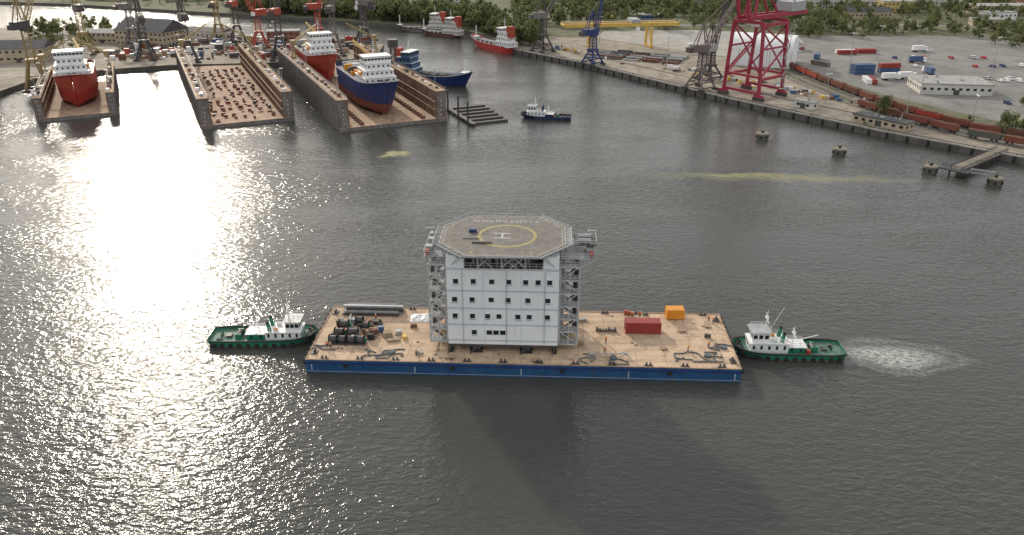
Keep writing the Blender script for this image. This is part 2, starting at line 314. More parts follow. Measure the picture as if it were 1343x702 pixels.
# ---------------------------------------------------------------- hull helper
def hull(o,Ln,B,D,split,lo,up,deckm,bul=.9,rise=2.,rake=3,NS=18,sternlift=.2,full=.65):
    lv=[('lo',0,.70,0),('lo',.12,.97,.1),('lo',split/D,1,.4),('up',1,1,1)]
    st=[]
    for i in range(NS+1):
        s=i/NS; s=s if s<.5 else .5+(s-.5)**.9*(.5**.1)
        s=min(s,1)
        hw=(.45+.55*min(1,s/.14)**.7) if s<.14 else (1 if s<full-.05 else max(0.01,1-((s-full+.05)/(1.05-full))**1.9))
        hd=(.82+.18*min(1,s/.1)) if s<.1 else (1 if s<full+.08 else max(.015,math.sqrt(max(0,1-((s-full-.08)/(.92-full))**2.3))))
        top=D+rise*max(0,(s-.55)/.45)**2; ring=[]
        for nm,fz,fw,mixd in lv:
            hb=B/2*fw*(hw*(1-mixd)+hd*mixd); z=fz*D if nm=='lo' else top
            if fz==0: z=D*sternlift*max(0,1-s/.12)
            x=-Ln/2+s*(Ln-rake*(1-(z/top)**.8)); ring.append((x,hb,z))
        st.append(ring)
    for part,m,a,b in (('hull_bottom',lo,0,1),('hull_bottom',lo,1,2),('hull_topside',up,2,3)):
        for sg in (1,-1):
            V=[];F=[]
            for r in st: V+= [(r[a][0],sg*r[a][1],r[a][2]),(r[b][0],sg*r[b][1],r[b][2])]
            for i in range(NS):
                q=(2*i,2*i+2,2*i+3,2*i+1); F.append(q if sg<0 else q[::-1])
            o.raw(part,m,V,F)
    V=[];F=[]
    for r in st: 
        k=.98; V+=[(r[3][0],-r[3][1]*k,r[3][2]-bul),(r[3][0],r[3][1]*k,r[3][2]-bul)]
    for i in range(NS): F.append((2*i,2*i+2,2*i+3,2*i+1))
    o.raw('deck',deckm,V,F)
    r=st[0]; V=[(p[0],p[1],p[2]) for p in r]+[(p[0],-p[1],p[2]) for p in r[::-1]]; o.raw('hull_topside',up,V,[tuple(range(8))])
    for sg in (1,-1):
        for a,b in zip(st,st[1:]):
            o.beam('rubbing_strake','black' if D<5 else 'white',(a[3][0],sg*a[3][1],a[3][2]-bul*.2),(b[3][0],sg*b[3][1],b[3][2]-bul*.2),.3 if D<5 else .22,.25)
    return st
def house(o,m,x0,x1,wd,z0,h,roof=None,ws=1.7,wsz=.8,band=False,part='deckhouse'):
    o.box(part,m,x0,x1,-wd/2,wd/2,z0,z0+h)
    o.box('roof_edge',roof or m,x0-.25,x1+.25,-wd/2-.25,wd/2+.25,z0+h+.003,z0+h+.15)
    zc=z0+h*.6; e=.03; gw=ws*.42 if band else wsz/2; gh=.45
    n=max(1,int((x1-x0)/ws))
    for i in range(n):
        x=x0+(x1-x0)*(i+.5)/n
        for sg in (1,-1): o.box('windows','glass',x-gw,x+gw,*sorted((sg*(wd/2+e),sg*(wd/2-.1))),zc-gh,zc+gh)
    n=max(1,int(wd/ws))
    for i in range(n):
        y=-wd/2+wd*(i+.5)/n
        o.box('windows','glass',x1-.1,x1+e,y-gw,y+gw,zc-gh,zc+gh); o.box('windows','glass',x0-e,x0+.1,y-gw,y+gw,zc-gh,zc+gh)
def mast(o,x,z0,z1,m='white'):
    o.cyl('mast',m,(x,0,z0),(x,0,z1),.14,.07,8); 
    for f,wd in ((.5,1.6),(.75,1.1)):
        z=z0+(z1-z0)*f; o.beam('mast',m,(x,-wd,z),(x,wd,z),.1)
    o.beam('radar','white',(x-.0,-.9,z0+(z1-z0)*.62),(x,.9,z0+(z1-z0)*.62),.25,.15); o.beam('mast',m,(x,0,z0+(z1-z0)*.6),(x-1.3,0,z0),.08)
# ---------------------------------------------------------------- tugs
def tug(top='green',deck='dgreen',house_m='white',low='antif',lenf=24,trim='green',lowcabin=False):
    o=O('tugboat'); st=hull(o,lenf,7.2,3.1,1.7,low,top,deck,.7,1.0,2.2)
    z=2.45; hw_=1.9 if lowcabin else 2.3
    house(o,house_m,0.6 if lowcabin else .2,8.4,4.2,z,hw_,'white',ws=1.4,wsz=.5)
    wx0,wx1=(5.2,8.2) if lowcabin else (4.4,8.0)
    house(o,house_m,wx0,wx1,3.4,z+hw_+.15,2.1,'white',ws=.95,band=True,part='wheelhouse')
    zt=z+hw_+.15+2.1
    o.box('visor','steel',wx0-.4,wx1+.5,-2.1,2.1,zt+.16,zt+.26)
    house(o,trim,-3.6,0.19 if not lowcabin else .59,3.4,z,1.3,'white',ws=1.4,wsz=.4,part='engine_casing')
    for sg in (1,-1):
        o.cyl('funnel',trim,(1.6,sg*1.35,z+hw_),(1.3,sg*1.35,z+hw_+2.0),.48,.4,10); o.cyl('funnel_top','black',(1.3,sg*1.35,z+hw_+2),(1.28,sg*1.35,z+hw_+2.5),.34,.32,10)
        o.rail('railing','white',[(0.6,sg*2.0,z+hw_+.15),(wx0,sg*2.0,z+hw_+.15)],1,.06,1)
        o.rail('railing','white',[(wx0,sg*1.6,zt+.2),(wx1,sg*1.6,zt+.2)],.9,.06,1)
        o.rail('railing','white',[(-3.6,sg*1.6,z+1.4),(0,sg*1.6,z+1.4)],.9,.06,1)
        for i in range(10):
            x=-10.5+i*1.9; hb=3.55 if x<4 else 3.55-(x-4)*.16
            o.cyl('tyre_fenders','black',(x,sg*hb,2.0),(x,sg*(hb+.35),2.0),.5,.5,10)
    mast(o,wx0+.6,zt+.2,zt+4.8); mast(o,-1.2,z+1.4,z+5.6)
    o.beam('whip_aerial','white',(wx0+.2,1,zt+.2),(wx0-2.2,1.4,zt+6.2),.08)
    o.beam('derrick','white',(-1.2,0,z+2),(-6.2,.5,z+3.8),.14)
    o.cyl('tow_winch','dsteel',(-5.6,-1.1,z+.7),(-5.6,1.1,z+.7),.6,n=12); o.box('winch_frame','green',-6.3,-4.9,-1.4,-1.15,z,z+1.2); o.box('winch_frame','green',-6.3,-4.9,1.15,1.4,z,z+1.2)
    o.cyl('liferaft','white',(2.6,1.2,z+hw_+.5),(3.6,1.2,z+hw_+.5),.35,n=10); o.cyl('liferaft','orange',(2.6,-1.2,z+hw_+.5),(3.4,-1.2,z+hw_+.5),.33,n=10)
    for x in (-9.5,9.6):
        for sg in (1,-1): o.cyl('bitts','black',(x,sg*.5,z-.1),(x,sg*.5,z+.9),.16,n=8)
    o.box('deck_hatch','dsteel',-8.6,-7.4,-.7,.7,z,z+.4); o.cyl('rope_coil','rope',(-9.8,-1.6,z),(-9.8,-1.6,z+.35),.6,.5,12); o.box('deck_locker','redor',-4.6,-3.8,1.2,2.2,z,z+.8)
    for i in range(5):
        y=-2+i; o.cyl('bow_fender','black',(10.9-abs(y)*.5,y-.5,3.0),(10.9-abs(y)*.5,y+.5,3.0),.55,n=10)
    return o.done(smooth=('hull_bottom','hull_topside'))
t=tug(lowcabin=True); t.location=(-55.3,156.2,-1.5); t.rotation_euler=(0,0,R(1))
t2=tug(); t2.location=(59.6,150.4,-1.5); t2.rotation_euler=(0,0,R(178))
t3=tug('navy','dsteel','white','dsteel',23,'navy'); t3.location=(15.5,361,-1.5); t3.rotation_euler=(0,0,R(170))
# ---------------------------------------------------------------- barge
BR=R(-2.5); BC=Vector((2.4,152.5,0))
def bl(x,y,z=3.0): 
    v=Matrix.Rotation(BR,3,'Z')@Vector((x,y,0)); return (BC.x+v.x,BC.y+v.y,z)
o=O('cargo_barge'); HL,HW=44.85,12.1
prof=[(-HL,0),(-HL,2.98),(HL,2.98),(HL,0),(HL-4,-2),(-HL+4,-2)]
V=[(x,-HW,z) for x,z in prof]+[(x,HW,z) for x,z in prof]
o.raw('hull','blueh',V,[tuple(range(6))[::-1],tuple(range(6,12))]+[(i,(i+1)%6,6+(i+1)%6,6+i) for i in range(6)])
o.raw('deck_plating','deck',[(-HL,-HW,3),(HL,-HW,3),(HL,HW,3),(-HL,HW,3)],[(0,1,2,3)])
for y in (-HW,HW): 
    sg=1 if y>0 else -1
    o.box('deck_edge','rustd',-HL,HL,*sorted((y-sg*.0,y-sg*.25)),3.0,3.16)
    o.box('rub_strip','navy',-HL,HL,*sorted((y,y+sg*.15)),2.2,2.6)
    o.box('draft_line','panelline',-HL,HL,*sorted((y,y+sg*.02)),.32,.42)
for x in (-HL,HL):
    sg=1 if x>0 else -1
    o.box('deck_edge','rustd',*sorted((x,x-sg*.25)),-HW+.26,HW-.26,3.0,3.16)
    for i in range(11): 
        y=-11+i*2.2; o.cyl('tyre_fenders','black',(x,y,2.2),(x+sg*.5,y,2.2),.8,n=12)
for i in range(12):
    x=-41+i*7.45
    for sg in (1,-1):
        for dx in (-.4,.4): o.cyl('bitts','dsteel',(x+dx,sg*11.3,3),(x+dx,sg*11.3,3.7),.18,.22,8)
        o.box('bitts','dsteel',x-.9,x+.9,sg*11.3-.3,sg*11.3+.3,3.0,3.08)
for x in (-43.6,-22,0,22,43.6):
    for k in range(5): o.box('draft_marks','white',x-.1,x+.1,-HW-.03,-HW,.6+k*.3,.74+k*.3)
for i in range(26):
    x=random.uniform(-43,43); y=random.uniform(-11,11); o.cyl('manholes','rustw',(x,y,3),(x,y,3.07),.35,.35,10)
for i in range(44):
    x=-43+i*2; o.box('side_seams','navy',x-.03,x+.03,-HW-.015,-HW,0.5,2.15)
for i in range(16):
    x=-42+i*5.6+random.uniform(-.8,.8); o.cyl('tyre_fenders','black',(x,-HW,1.9),(x,-HW-.35,1.9),.5,n=10) if i%4==1 else None
for x in (-43.6,43.6):
    for y in (-9,9): 
        o.box('fairlead','dsteel',x-.6,x+.6,y-.9,y+.9,3,3.25); o.cyl('fairlead','dsteel',(x,y-.4,3.2),(x,y-.4,3.9),.2,n=8); o.cyl('fairlead','dsteel',(x,y+.4,3.2),(x,y+.4,3.9),.2,n=8)
o.done(BC,BR)
# ---------------------------------------------------------------- accommodation module (z from deck)
o=O('offshore_accommodation_module')
X0,X1,Y0,Y1=-15.4,7.4,-7.3,8.7; Z0,Z1=1.9,19.3
o.box('walls','panel',X0,X1,Y0,Y1,Z0,Z1)
for k in range(31):
    x=X0+.2+k*(X1-X0-.4)/30
    o.box('wall_ribs','panel',x-.05,x+.05,Y0-.05,Y0-.001,Z0+.1,Z1)
for k in range(22):
    y=Y0+.3+k*(Y1-Y0-.6)/21
    for xx in (X0-.05,X1+.001): o.box('wall_ribs','panel',xx,xx+.049,y-.05,y+.05,Z0+.1,Z1)
for z in (2.9,6.6,10.4,14.4,19.1):
    o.box('storey_flanges','panelline',X0-.1,X1+.1,Y0-.1,Y0-.052,z-.06,z+.06)
    o.box('storey_flanges','panelline',X0-.1,X0-.052,Y0-.04,Y1,z-.06,z+.06); o.box('storey_flanges','panelline',X1+.052,X1+.1,Y0-.04,Y1,z-.06,z+.06)
    if z<19: o.box('storey_bands','panelblue',X0,X1,Y0-.075,Y0-.0505,z-.32,z-.061)
for x in (X0+7.6,X0+15.2): o.box('module_joint','panelblue',x-.06,x+.06,Y0-.09,Y0-.055,Z0,Z1)
rows={16.5:[599,622,646,668,690,706,721],12.4:[597,620,645,667,693,719],8.6:[597,620,640,655,680,695,719],4.8:[622,642,651,660]}
for z,xs in rows.items():
    for px in xs:
        x=(px-587)*.1562+X0; a=.5 if px not in (642,651,660) else .56
        o.box('window_frames','white',x-a-.1,x+a+.1,Y0-.12,Y0-.04,z-.62,z+.62); o.box('window_glass','glass',x-a,x+a,Y0-.15,Y0-.121,z-.5,z+.5)
        if px<642 or px>660: o.box('window_sills','panelline',x-a-.1,x+a+.1,Y0-.22,Y0-.13,z-.78,z-.66)
for z in (6.0,9.8,13.6,17.2):
    for y in (-4,0,4): 
        for xx,e in ((X0,-1),(X1,1)): o.box('window_glass','glass',*sorted((xx+e*.12,xx)),y-.5,y+.5,z-.5,z+.5)
for x in (-12.2,-3.2,4.6): o.beam('wall_pipes','steel',(x,Y0-.2,Z0+.3),(x,Y0-.2,Z1-.4),.1)
for y in (Y0+.5,0,Y1-.5): o.box('base_beams','dsteel',X0,X1,y-.3,y+.3,1.2,1.898)
for x in (-10,-4,.8,6): o.box('base_beams','dsteel',x-.3,x+.3,Y0+.1,Y1-.1,1.3,1.897)
for x in (-15,-9.6,.9,6.8):
    for y in (-6.6,0,8): 
        wd=1.3 if x in (-9.6,.9) else .5
        o.box('skid_shoes','black',x-wd,x+wd,y-1,y+.9,.0,.7); o.box('skid_shoes','dsteel',x-wd*.6,x+wd*.6,y-.6,y+.6,.7,1.199)
        o.beam('sea_fastening','dsteel',(x-wd,y-1.6,.05),(x,y-.7,1.25),.2)
o.box('roof_plate','heli',X0,X1,Y0,Y1,Z1+.003,Z1+.1)
o.box('corner_block','panel',X0+.0,X0+3.6,Y0,Y0+4,Z1+.1,22.1); o.box('corner_block','panel',X1-3.2,X1,Y0,Y0+4,Z1+.1,22.1)
o.box('plant_room','dsteel',-9.5,2.5,-4.5,7,Z1+.1,21.8); o.box('plant_room','dsteel',-14,6,3,8,Z1+.1,21.9)
for i in range(8): o.cyl('hvac_ducts','steel',(-10+i*1.6,-5.2,Z1+.2),(-10+i*1.6,-5.2,Z1+1.9),.35,n=8)
o.rail('roof_railing','scaf',[(X0+3.7,Y0+.1,Z1+.1),(X1-3.3,Y0+.1,Z1+.1)],1.1,.08,1.3)
hc=(-4.25,1.1)
def oc(k=1.,dx=0): 
    return [(hc[0]+x*k,hc[1]+y*k) for x,y in [(-7.2,-11),(7.2,-11),(12.9,-4.6),(12.9,4.6),(7.2,11),(-7.2,11),(-12.9,4.6),(-12.9,-4.6)]]
HZ=23.2
o.prism('helideck_plate','steel',oc(),HZ-.5,HZ-.004); o.prism('helideck_surface','heli',oc(.985),HZ,HZ)
for i in range(7):
    y=hc[1]-9+i*3; hx=12.4 if abs(y-hc[1])<5 else 9; o.box('helideck_girders','steel',hc[0]-hx,hc[0]+hx,y-.15,y+.15,HZ-1.3,HZ-.5)
for x in (-14.8,-9,-4.2,.6,6.8):
    for y in (Y0+.3,1,Y1-.3):
        o.beam('support_struts','scaf',(x,y,Z1),(x,y,HZ-.9),.35)
    o.beam('support_struts','scaf',(x,Y0+.3,Z1+.2),(x+(2.6 if x<-4 else -2.6),hc[1]-9.2,HZ-.9),.25); o.beam('support_struts','scaf',(x,Y0+.2,HZ-1.1),(x+(3 if x<-4 else -3),Y0+.2,Z1+.1),.2)
for sg,xx in ((-1,X0),(1,X1)):
    for y in (-4,1,6): o.beam('support_struts','scaf',(xx,y,Z1-2.5),(hc[0]+sg*12.4,y,HZ-.9),.28)
o1=oc(); o2=oc(1.10)
for i in range(8):
    a,b=o1[i],o1[(i+1)%8]; c,d=o2[i],o2[(i+1)%8]
    o.raw('safety_net','net',[(*a,HZ-.1),(*b,HZ-.1),(*d,HZ+.25),(*c,HZ+.25)],[(0,1,2,3)])
    o.beam('net_frame','steel',(*c,HZ+.25),(*d,HZ+.25),.11); o.beam('net_frame','scaf',(*a,HZ+.03),(*b,HZ+.03),.14,.1)
    n=6
    for k in range(n+1): 
        f=k/n; o.beam('net_frame','steel',(a[0]+(b[0]-a[0])*f,a[1]+(b[1]-a[1])*f,HZ-.05),(c[0]+(d[0]-c[0])*f,c[1]+(d[1]-c[1])*f,HZ+.25),.1)
        if k%2: o.cyl('perimeter_lights','yellow',(a[0]+(b[0]-a[0])*f,a[1]+(b[1]-a[1])*f,HZ),(a[0]+(b[0]-a[0])*f,a[1]+(b[1]-a[1])*f,HZ+.3),.12,n=6)
def ring(cx,cy,r0,r1,z,m,n=48):
    V=[];F=[]
    for i in range(n): 
        a=2*math.pi*i/n; V+=[(cx+r0*math.cos(a),cy+r0*math.sin(a),z),(cx+r1*math.cos(a),cy+r1*math.sin(a),z)]
    for i in range(n): j=(i+1)%n; F.append((2*i,2*i+1,2*j+1,2*j))
    o.raw('aiming_circle',m,V,F)
ring(hc[0]+.8,hc[1]-.2,5.5,6.2,HZ+.012,'painty')
def flat(part,m,cx,cy,w_,h_,ang,z):
    c,s=math.cos(ang),math.sin(ang); o.raw(part,m,[(cx+c*x-s*y,cy+s*x+c*y,z) for x,y in ((-w_/2,-h_/2),(w_/2,-h_/2),(w_/2,h_/2),(-w_/2,h_/2))],[(0,1,2,3)])
hx,hy=hc[0]-.2,hc[1]-.2
for s in (-1,1): flat('h_marking','paintw',hx,hy+s*1.3,3.6,.45,0,HZ+.016)
flat('h_marking','paintw',hx,hy,.45,2.14,0,HZ+.016)
for i in range(8):
    a=oc(.95)[i]; b=oc(.95)[(i+1)%8]; L_=math.dist(a,b); flat('perimeter_line','paintw',(a[0]+b[0])/2,(a[1]+b[1])/2,L_-.3,.10,math.atan2(b[1]-a[1],b[0]-a[0]),HZ+.008)
for y in (-6,6): flat('sector_line','painty',hc[0]+y,hc[1]-9.2,.25,1.6,0,HZ+.014)
o.box('foam_monitor','navy',hc[0]-7.3,hc[0]-5.7,hc[1]+1.2,hc[1]+2.0,HZ+.02,HZ+.7); o.box('tie_down_bundle','dsteel',hc[0]-6.2,hc[0]-2.2,hc[1]-4.6,hc[1]-4.0,HZ+.02,HZ+.3)
for i in range(10): o.box('deck_fitting','dsteel',hc[0]-8.3+i*.35,hc[0]-8.1+i*.35,hc[1]-2.3,hc[1]-2.0,HZ+.01,HZ+.2)
def tower(x0,x1,y0,y1,zb,zt,n,flip):
    ym=(y0+y1)/2; xm=(x0+x1)/2
    for x in (x0,x1):
        for y in (y0,ym,y1): o.beam('stair_columns','scaf',(x,y,zb),(x,y,zt),.3)
    o.beam('stair_columns','scaf',(xm,y0,zb),(xm,y0,zt),.18)
    dz=(zt-zb)/n
    for i in range(n+1):
        z=zb+i*dz
        o.box('stair_platforms','scaf',x0,x1,y0,y0+2.2,z-.12,z); o.box('stair_platforms','scaf',x0,x1,y1-2.2,y1,z-.12,z); 
        inner=x1 if flip else x0
        o.box('stair_platforms','scaf',inner-.9 if flip else inner,inner if flip else inner+.9,y0+2.2,y1-2.2,z-.12,z)
        for a,b in (((x0,y0),(x1,y0)),((x0,y0),(x0,y1)),((x1,y0),(x1,y1)),((x0,y1),(x1,y1)),((x0,ym),(x1,ym))):
            o.beam('tower_beams','scaf',(*a,z-.2),(*b,z-.2),.24)
        o.rail('tower_railing','scaf',[(x1,y0,z),(x0,y0,z),(x0,y1,z),(x1,y1,z)] if flip else [(x0,y0,z),(x1,y0,z),(x1,y1,z),(x0,y1,z)],1.1,.08,.9)
        if i<n:
            xx=x0+.6 if flip else x1-.6
            ya,yb=(y0+2,y1-2) if i%2 else (y1-2,y0+2)
            o.beam('stair_flights','dsteel',(xx,ya,z),(xx,yb,z+dz),.9,.16)
            for e in (-.45,.45): o.beam('tower_railing','scaf',(xx+e,ya,z+1),(xx+e,yb,z+dz+1),.08)
            o.beam('front_flight','dsteel',(x0+.4,y0+.5,z) if i%2 else (x1-.4,y0+.5,z),(x1-.4,y0+.5,z+dz) if i%2 else (x0+.4,y0+.5,z+dz),.7,.14)
            o.beam('tower_braces','scaf',(x0,y0,z),(x1,y0,z+dz),.17) if i%2 else o.beam('tower_braces','scaf',(x1,y0,z),(x0,y0,z+dz),.17)
            xo=x0 if flip else x1
            o.beam('tower_braces','scaf',(xo,y0,z),(xo,ym,z+dz),.16); o.beam('tower_braces','scaf',(xo,ym,z+dz),(xo,y1,z),.16)
tower(-19.4,-15.7,-5.6,6.5,1.6,19.4,6,True); tower(7.7,11.6,-5.8,6.5,1.6,19.4,6,False)
for (xa,xb,e) in ((-20.2,-15.6,-1),(7.6,14.6,1)):
    o.box('upper_platform','steel',xa,xb,-5,6,20.6,20.8); o.rail('upper_railing','scaf',[(xa,-5,20.8),(xb,-5,20.8),(xb,6,20.8),(xa,6,20.8),(xa,-5,20.8)],1.1,.08,1.0)
    xm=xa if e<0 else xb
    for y in (-5,0,6): o.beam('upper_brackets','scaf',(xm,y,20.6),((X0 if e<0 else X1),y,16.5),.25)
    for y in (-3,1,4): o.box('equipment_boxes','steel',xm-(.2 if e<0 else 1.6)+(.4 if e<0 else 0),xm+(1.6 if e<0 else -.2),y,y+1.4,20.8,22.2)
    o.box('equipment_boxes','redor',*( (xm+.3,xm+1.1) if e<0 else (xm-1.1,xm-.3)),-4.4,-3.5,20.8,21.9)
    o.beam('davit','scaf',(xm-e*1.2,3,20.8),(xm-e*1.2,3,24.0),.3); o.beam('davit','scaf',(xm-e*1.2,3,23.9),(xm+e*.4,1,24.6),.22)
o.box('lifeboat_platform','dsteel',10.5,14.9,-2.5,3.5,22.6,22.8)
for s in (-1,1): o.cyl('liferaft_canisters','steel',(11.2,s*1.2,23.3),(13.8,s*1.2,23.3),.45,n=10)
o.rail('upper_railing','scaf',[(10.5,-2.5,22.8),(14.9,-2.5,22.8),(14.9,3.5,22.8)],1.0,.08,1)
for (x,y) in ((-15,12.4),(-8,12.6),(0,12.6),(7,12)): o.cyl('antenna_masts','steel',(x,y-.8,HZ-.5),(x,y-.8,HZ+2.0),.07,n=6)
ox=o.done(bl(0,0,3.0),BR)
tx=bpy.data.curves.new('deck_name','FONT'); tx.body='NORDCENTER'; tx.size=1.75; tx.align_x='CENTER'; tx.space_character=1.35; tx.materials.append(M['paintw'])
to=bpy.data.objects.new('deck_name',tx); col.objects.link(to); to.parent=ox; to.location=(hc[0]+.3,hc[1]+7.4,HZ+.02)
# ---------------------------------------------------------------- deck cargo
def container(m,Lc,Wc,Hc):
    o=O('shipping_container'); o.box('body',m,-Lc/2,Lc/2,-Wc/2,Wc/2,.15,Hc)
    n=int(Lc/.35)
    for i in range(n):
        x=-Lc/2+.25+i*(Lc-.5)/(n-1)
        for sg in (-1,1): o.box('corrugation',m,x-.08,x+.08,*sorted((sg*Wc/2,sg*(Wc/2+.06))),.35,Hc-.2)
        if i%2: o.box('roof_corrugation',m,x-.1,x+.1,-Wc/2+.15,Wc/2-.15,Hc,Hc+.04)
    for x in (-Lc/2,Lc/2):
        for y in (-Wc/2,Wc/2): o.box('corner_posts',m,x-.09,x+.09,y-.1,y+.1,0,Hc+.06)
    for y in (-.9,-.3,.3,.9): o.cyl('door_bars','steel',(Lc/2+.06,y,.3),(Lc/2+.06,y,Hc-.2),.03,n=6)
    return o.done()
def put(ob,x,y,r=0,z=3.004): ob.location=bl(x,y,z); ob.rotation_euler=(0,0,BR+r)
put(container('redc',7.6,2.5,2.7),26.3,3.2,R(1)); put(container('orange',3.9,2.4,2.4),34.3,10.1,R(3),3.01)
o=O('steel_beam_stack')
for k in range(4):
    for j in range(5-k):
        y=-1.6+k*.35+j*.8; o.box('beams','steel' if (j+k)%2 else 'dsteel',-6.5+random.uniform(-.6,.6),6.5+random.uniform(-.6,.6),y-.33,y+.33,.15+k*.5,.6+k*.5)
for x in (-5,0,5): o.box('dunnage','wood',x-.2,x+.2,-2.2,2.2,0,.15)
put(o.done(),-34.8,9.6,0)
o=O('tarpaulin_sheet'); g=9
V=[];F=[]
for i in range(g):
    for j in range(g): V.append((-2.6+5.2*i/(g-1)+random.uniform(-.15,.15),-2+4*j/(g-1)+random.uniform(-.15,.15),random.uniform(.05,.5) if 0<i<g-1 and 0<j<g-1 else .03))
for i in range(g-1):
    for j in range(g-1): F.append((i*g+j,(i+1)*g+j,(i+1)*g+j+1,i*g+j+1))
o.raw('tarpaulin','tent',V,F); put(o.done(),-23.3,7.2,.1)
o=O('deck_winch_set')
for (x,y,l) in ((-4.2,-4.6,1.6),(-2.2,-4.6,1.5),(-.2,-4.6,1.5),(1.8,-4.6,1.5),(-3.6,-1.4,2),(-.6,-1.2,2.2),(-3.4,2.2,2),(1.6,1.6,1.4),(-.4,4.2,1.6)):
    o.cyl('drums','dsteel',(x-l/2,y,1.0),(x+l/2,y,1.0),.75,n=14)
    for e in (-l/2,l/2): o.cyl('flanges','black',(x+e-.06,y,1.0),(x+e+.06,y,1.0),1.0,n=14)
    o.box('bedframe','dsteel',x-l/2-.3,x+l/2+.3,y-1,y+1,0,.35)
    if random.random()<.5: o.box('motor','green',x+l/2+.1,x+l/2+.5,y-.35,y+.35,.5,1.3)
for i in range(34):
    x=random.uniform(-5,4.5); y=random.uniform(-3.5,5.5); s=random.uniform(.25,.8); o.box('scrap_parts',random.choice(['dsteel','black','steel','rustdark','rustd','redor','wood']),x-s,x+s,y-s*.6,y+s*.6,0,random.uniform(.4,1.5))
for i in range(12):
    x=-5+random.random()*9; y=-3+random.random()*8; o.cyl('pipes','steel',(x,y,random.uniform(.4,1.6)),(x+random.uniform(-2,2),y+random.uniform(.5,2),random.uniform(.2,1.6)),.14,n=8)
put(o.done(),-36.5,-.2,0)
o=O('crate_group')
for (x,y,a,b,h,m) in ((0,0,.9,.7,1.1,'wood'),(2.4,.8,.6,.6,.9,'steel'),(1.2,-2.2,1.3,.5,.5,'wood'),(-1.4,2.5,.6,.5,1.3,'bluec'),(3.6,-1.5,.4,.7,.8,'yellow')):
    o.box('crates',m,x-a,x+a,y-b,y+b,0,h)
    for zz in (.1,h-.15): o.box('battens',m,x-a-.05,x+a+.05,y-b-.05,y+b+.05,zz,zz+.1)
put(o.done(),-29.5,-1.5,.2)
def ropes(cx,cy,n,spr,nm='rope_coils'):
    o=O(nm)
    for k in range(n):
        p=Vector((random.uniform(-spr,spr),random.uniform(-1.3,1.3),.12)); a=random.uniform(0,6.28)
        for i in range(12):
            a+=random.uniform(-.7,.75); q=p+Vector((math.cos(a)*.75,math.sin(a)*.42,0)); q.x=max(-spr-1.5,min(spr+1.5,q.x)); q.y=max(-1.9,min(1.9,q.y)); q.z=.1+random.random()*.12
            o.cyl('rope','rope',p,q,.13,n=6); p=q
    o.cyl('coil','rope',(spr*.6,.4,0),(spr*.6,.4,.5),.8,.7,14)
    put(o.done(),cx,cy,0)
ropes(-29,-9.0,6,2.6); ropes(17,-9.3,4,3.4); ropes(36.8,-7.5,7,3.4); ropes(42.2,-4,3,1); ropes(-42,-6,3,1)
o=O('a_frame_trestle')
for x in (-3.5,3.5):
    o.beam('legs','steel',(x-1.2,0,.1),(x+1.2,0,.9),.16); o.beam('legs','steel',(x+1.2,-.8,.1),(x-.5,.6,.9),.16)
o.beam('bar','steel',(-4,0,.7),(4,0,.8),.18); put(o.done(),18,-8.2,.05)
for (x,y,l,wd,m) in ((18.3,2.8,4.6,.5,'dsteel'),(24,11,2.2,.5,'redor'),(27.8,11,1.2,.6,'dsteel'),(-24.5,2.8,1.5,.5,'rustdark'),(13,7.5,2.4,.4,'steel'),(40.2,1,1.4,.4,'dsteel'),(-21.6,-8.6,1.6,.4,'steel'),(12.6,-3.5,1.3,.4,'wood')):
    o=O('pallet_of_gear'); o.box('pallet','wood',-l/2,l/2,-wd,wd,0,.14)
    n=int(l/.6)
    for i in range(n): a=-l/2+(i+.1)*l/n; o.box('gear',m,a,a+l/n*.8,-wd*.8,wd*.8,.14,random.uniform(.4,1.1))
    put(o.done(),x,y,0)
for (x,y,l,r) in ((35,3.5,1.6,.1),(-15,-10,2,0.02),(3,-10.4,1.5,0),(41,6,1.5,1.5),(30,-4.5,1.2,.3)):
    o=O('hatch_cover'); o.box('coaming','rustw',-l/2,l/2,-.5,.5,0,.3); o.box('lid','rustd',-l/2-.1,l/2+.1,-.6,.6,.302,.38); o.cyl('handle','steel',(-.3,0,.42),(.3,0,.42),.04,n=6); put(o.done(),x,y,r)
def person(nm,step=.25,arm=.2):
    def skinmesh(name,pts,edges,rad,m,root=0):
        me=bpy.data.meshes.new(name); me.from_pydata(pts,edges,[]); me.materials.append(M[m]); ob=bpy.data.objects.new(name,me); col.objects.link(ob)
        md=ob.modifiers.new('skin','SKIN'); sv=me.skin_vertices[0].data
        for i,r in enumerate(rad): sv[i].radius=(r,r*.85); sv[i].use_root=(i==root)
        ob.modifiers.new('sub','SUBSURF').levels=1; return ob
    r=bpy.data.objects.new(nm,None); col.objects.link(r)
    legs=skinmesh('trousers',[(0,0,.95),(.1,0,.88),(.11,step*.5,.5),(.11,step*.4,.1),(.11,step*.4+.14,.05),(-.1,0,.88),(-.11,-step*.4,.5),(-.11,-step*.9,.1),(-.11,-step*.9+.14,.05)],[(0,1),(1,2),(2,3),(3,4),(0,5),(5,6),(6,7),(7,8)],[.15,.11,.075,.055,.045,.11,.075,.055,.045],'trousers')
    tor=skinmesh('jacket',[(0,0,.92),(0,0,1.2),(0,0,1.42),(.19,0,1.42),(.26,arm*.3,1.15),(.25,arm,.93),(-.19,0,1.42),(-.26,-arm*.1,1.15),(-.25,arm*.5,.93)],[(0,1),(1,2),(2,3),(3,4),(4,5),(2,6),(6,7),(7,8)],[.16,.16,.15,.085,.06,.05,.085,.06,.05],'hivis')
    head=skinmesh('head',[(0,0,1.48),(0,.01,1.58),(0,.02,1.68)],[(0,1),(1,2)],[.06,.09,.09],'skin')
    h=O('helmet'); h.cyl('helmet','white',(0,.02,1.68),(0,.02,1.8),.13,.07,10); hb=h.done()
    for c in (legs,tor,head,hb): c.parent=r
    return r
pr=person('worker'); pr.location=bl(-41.5,-7.2,3.02)
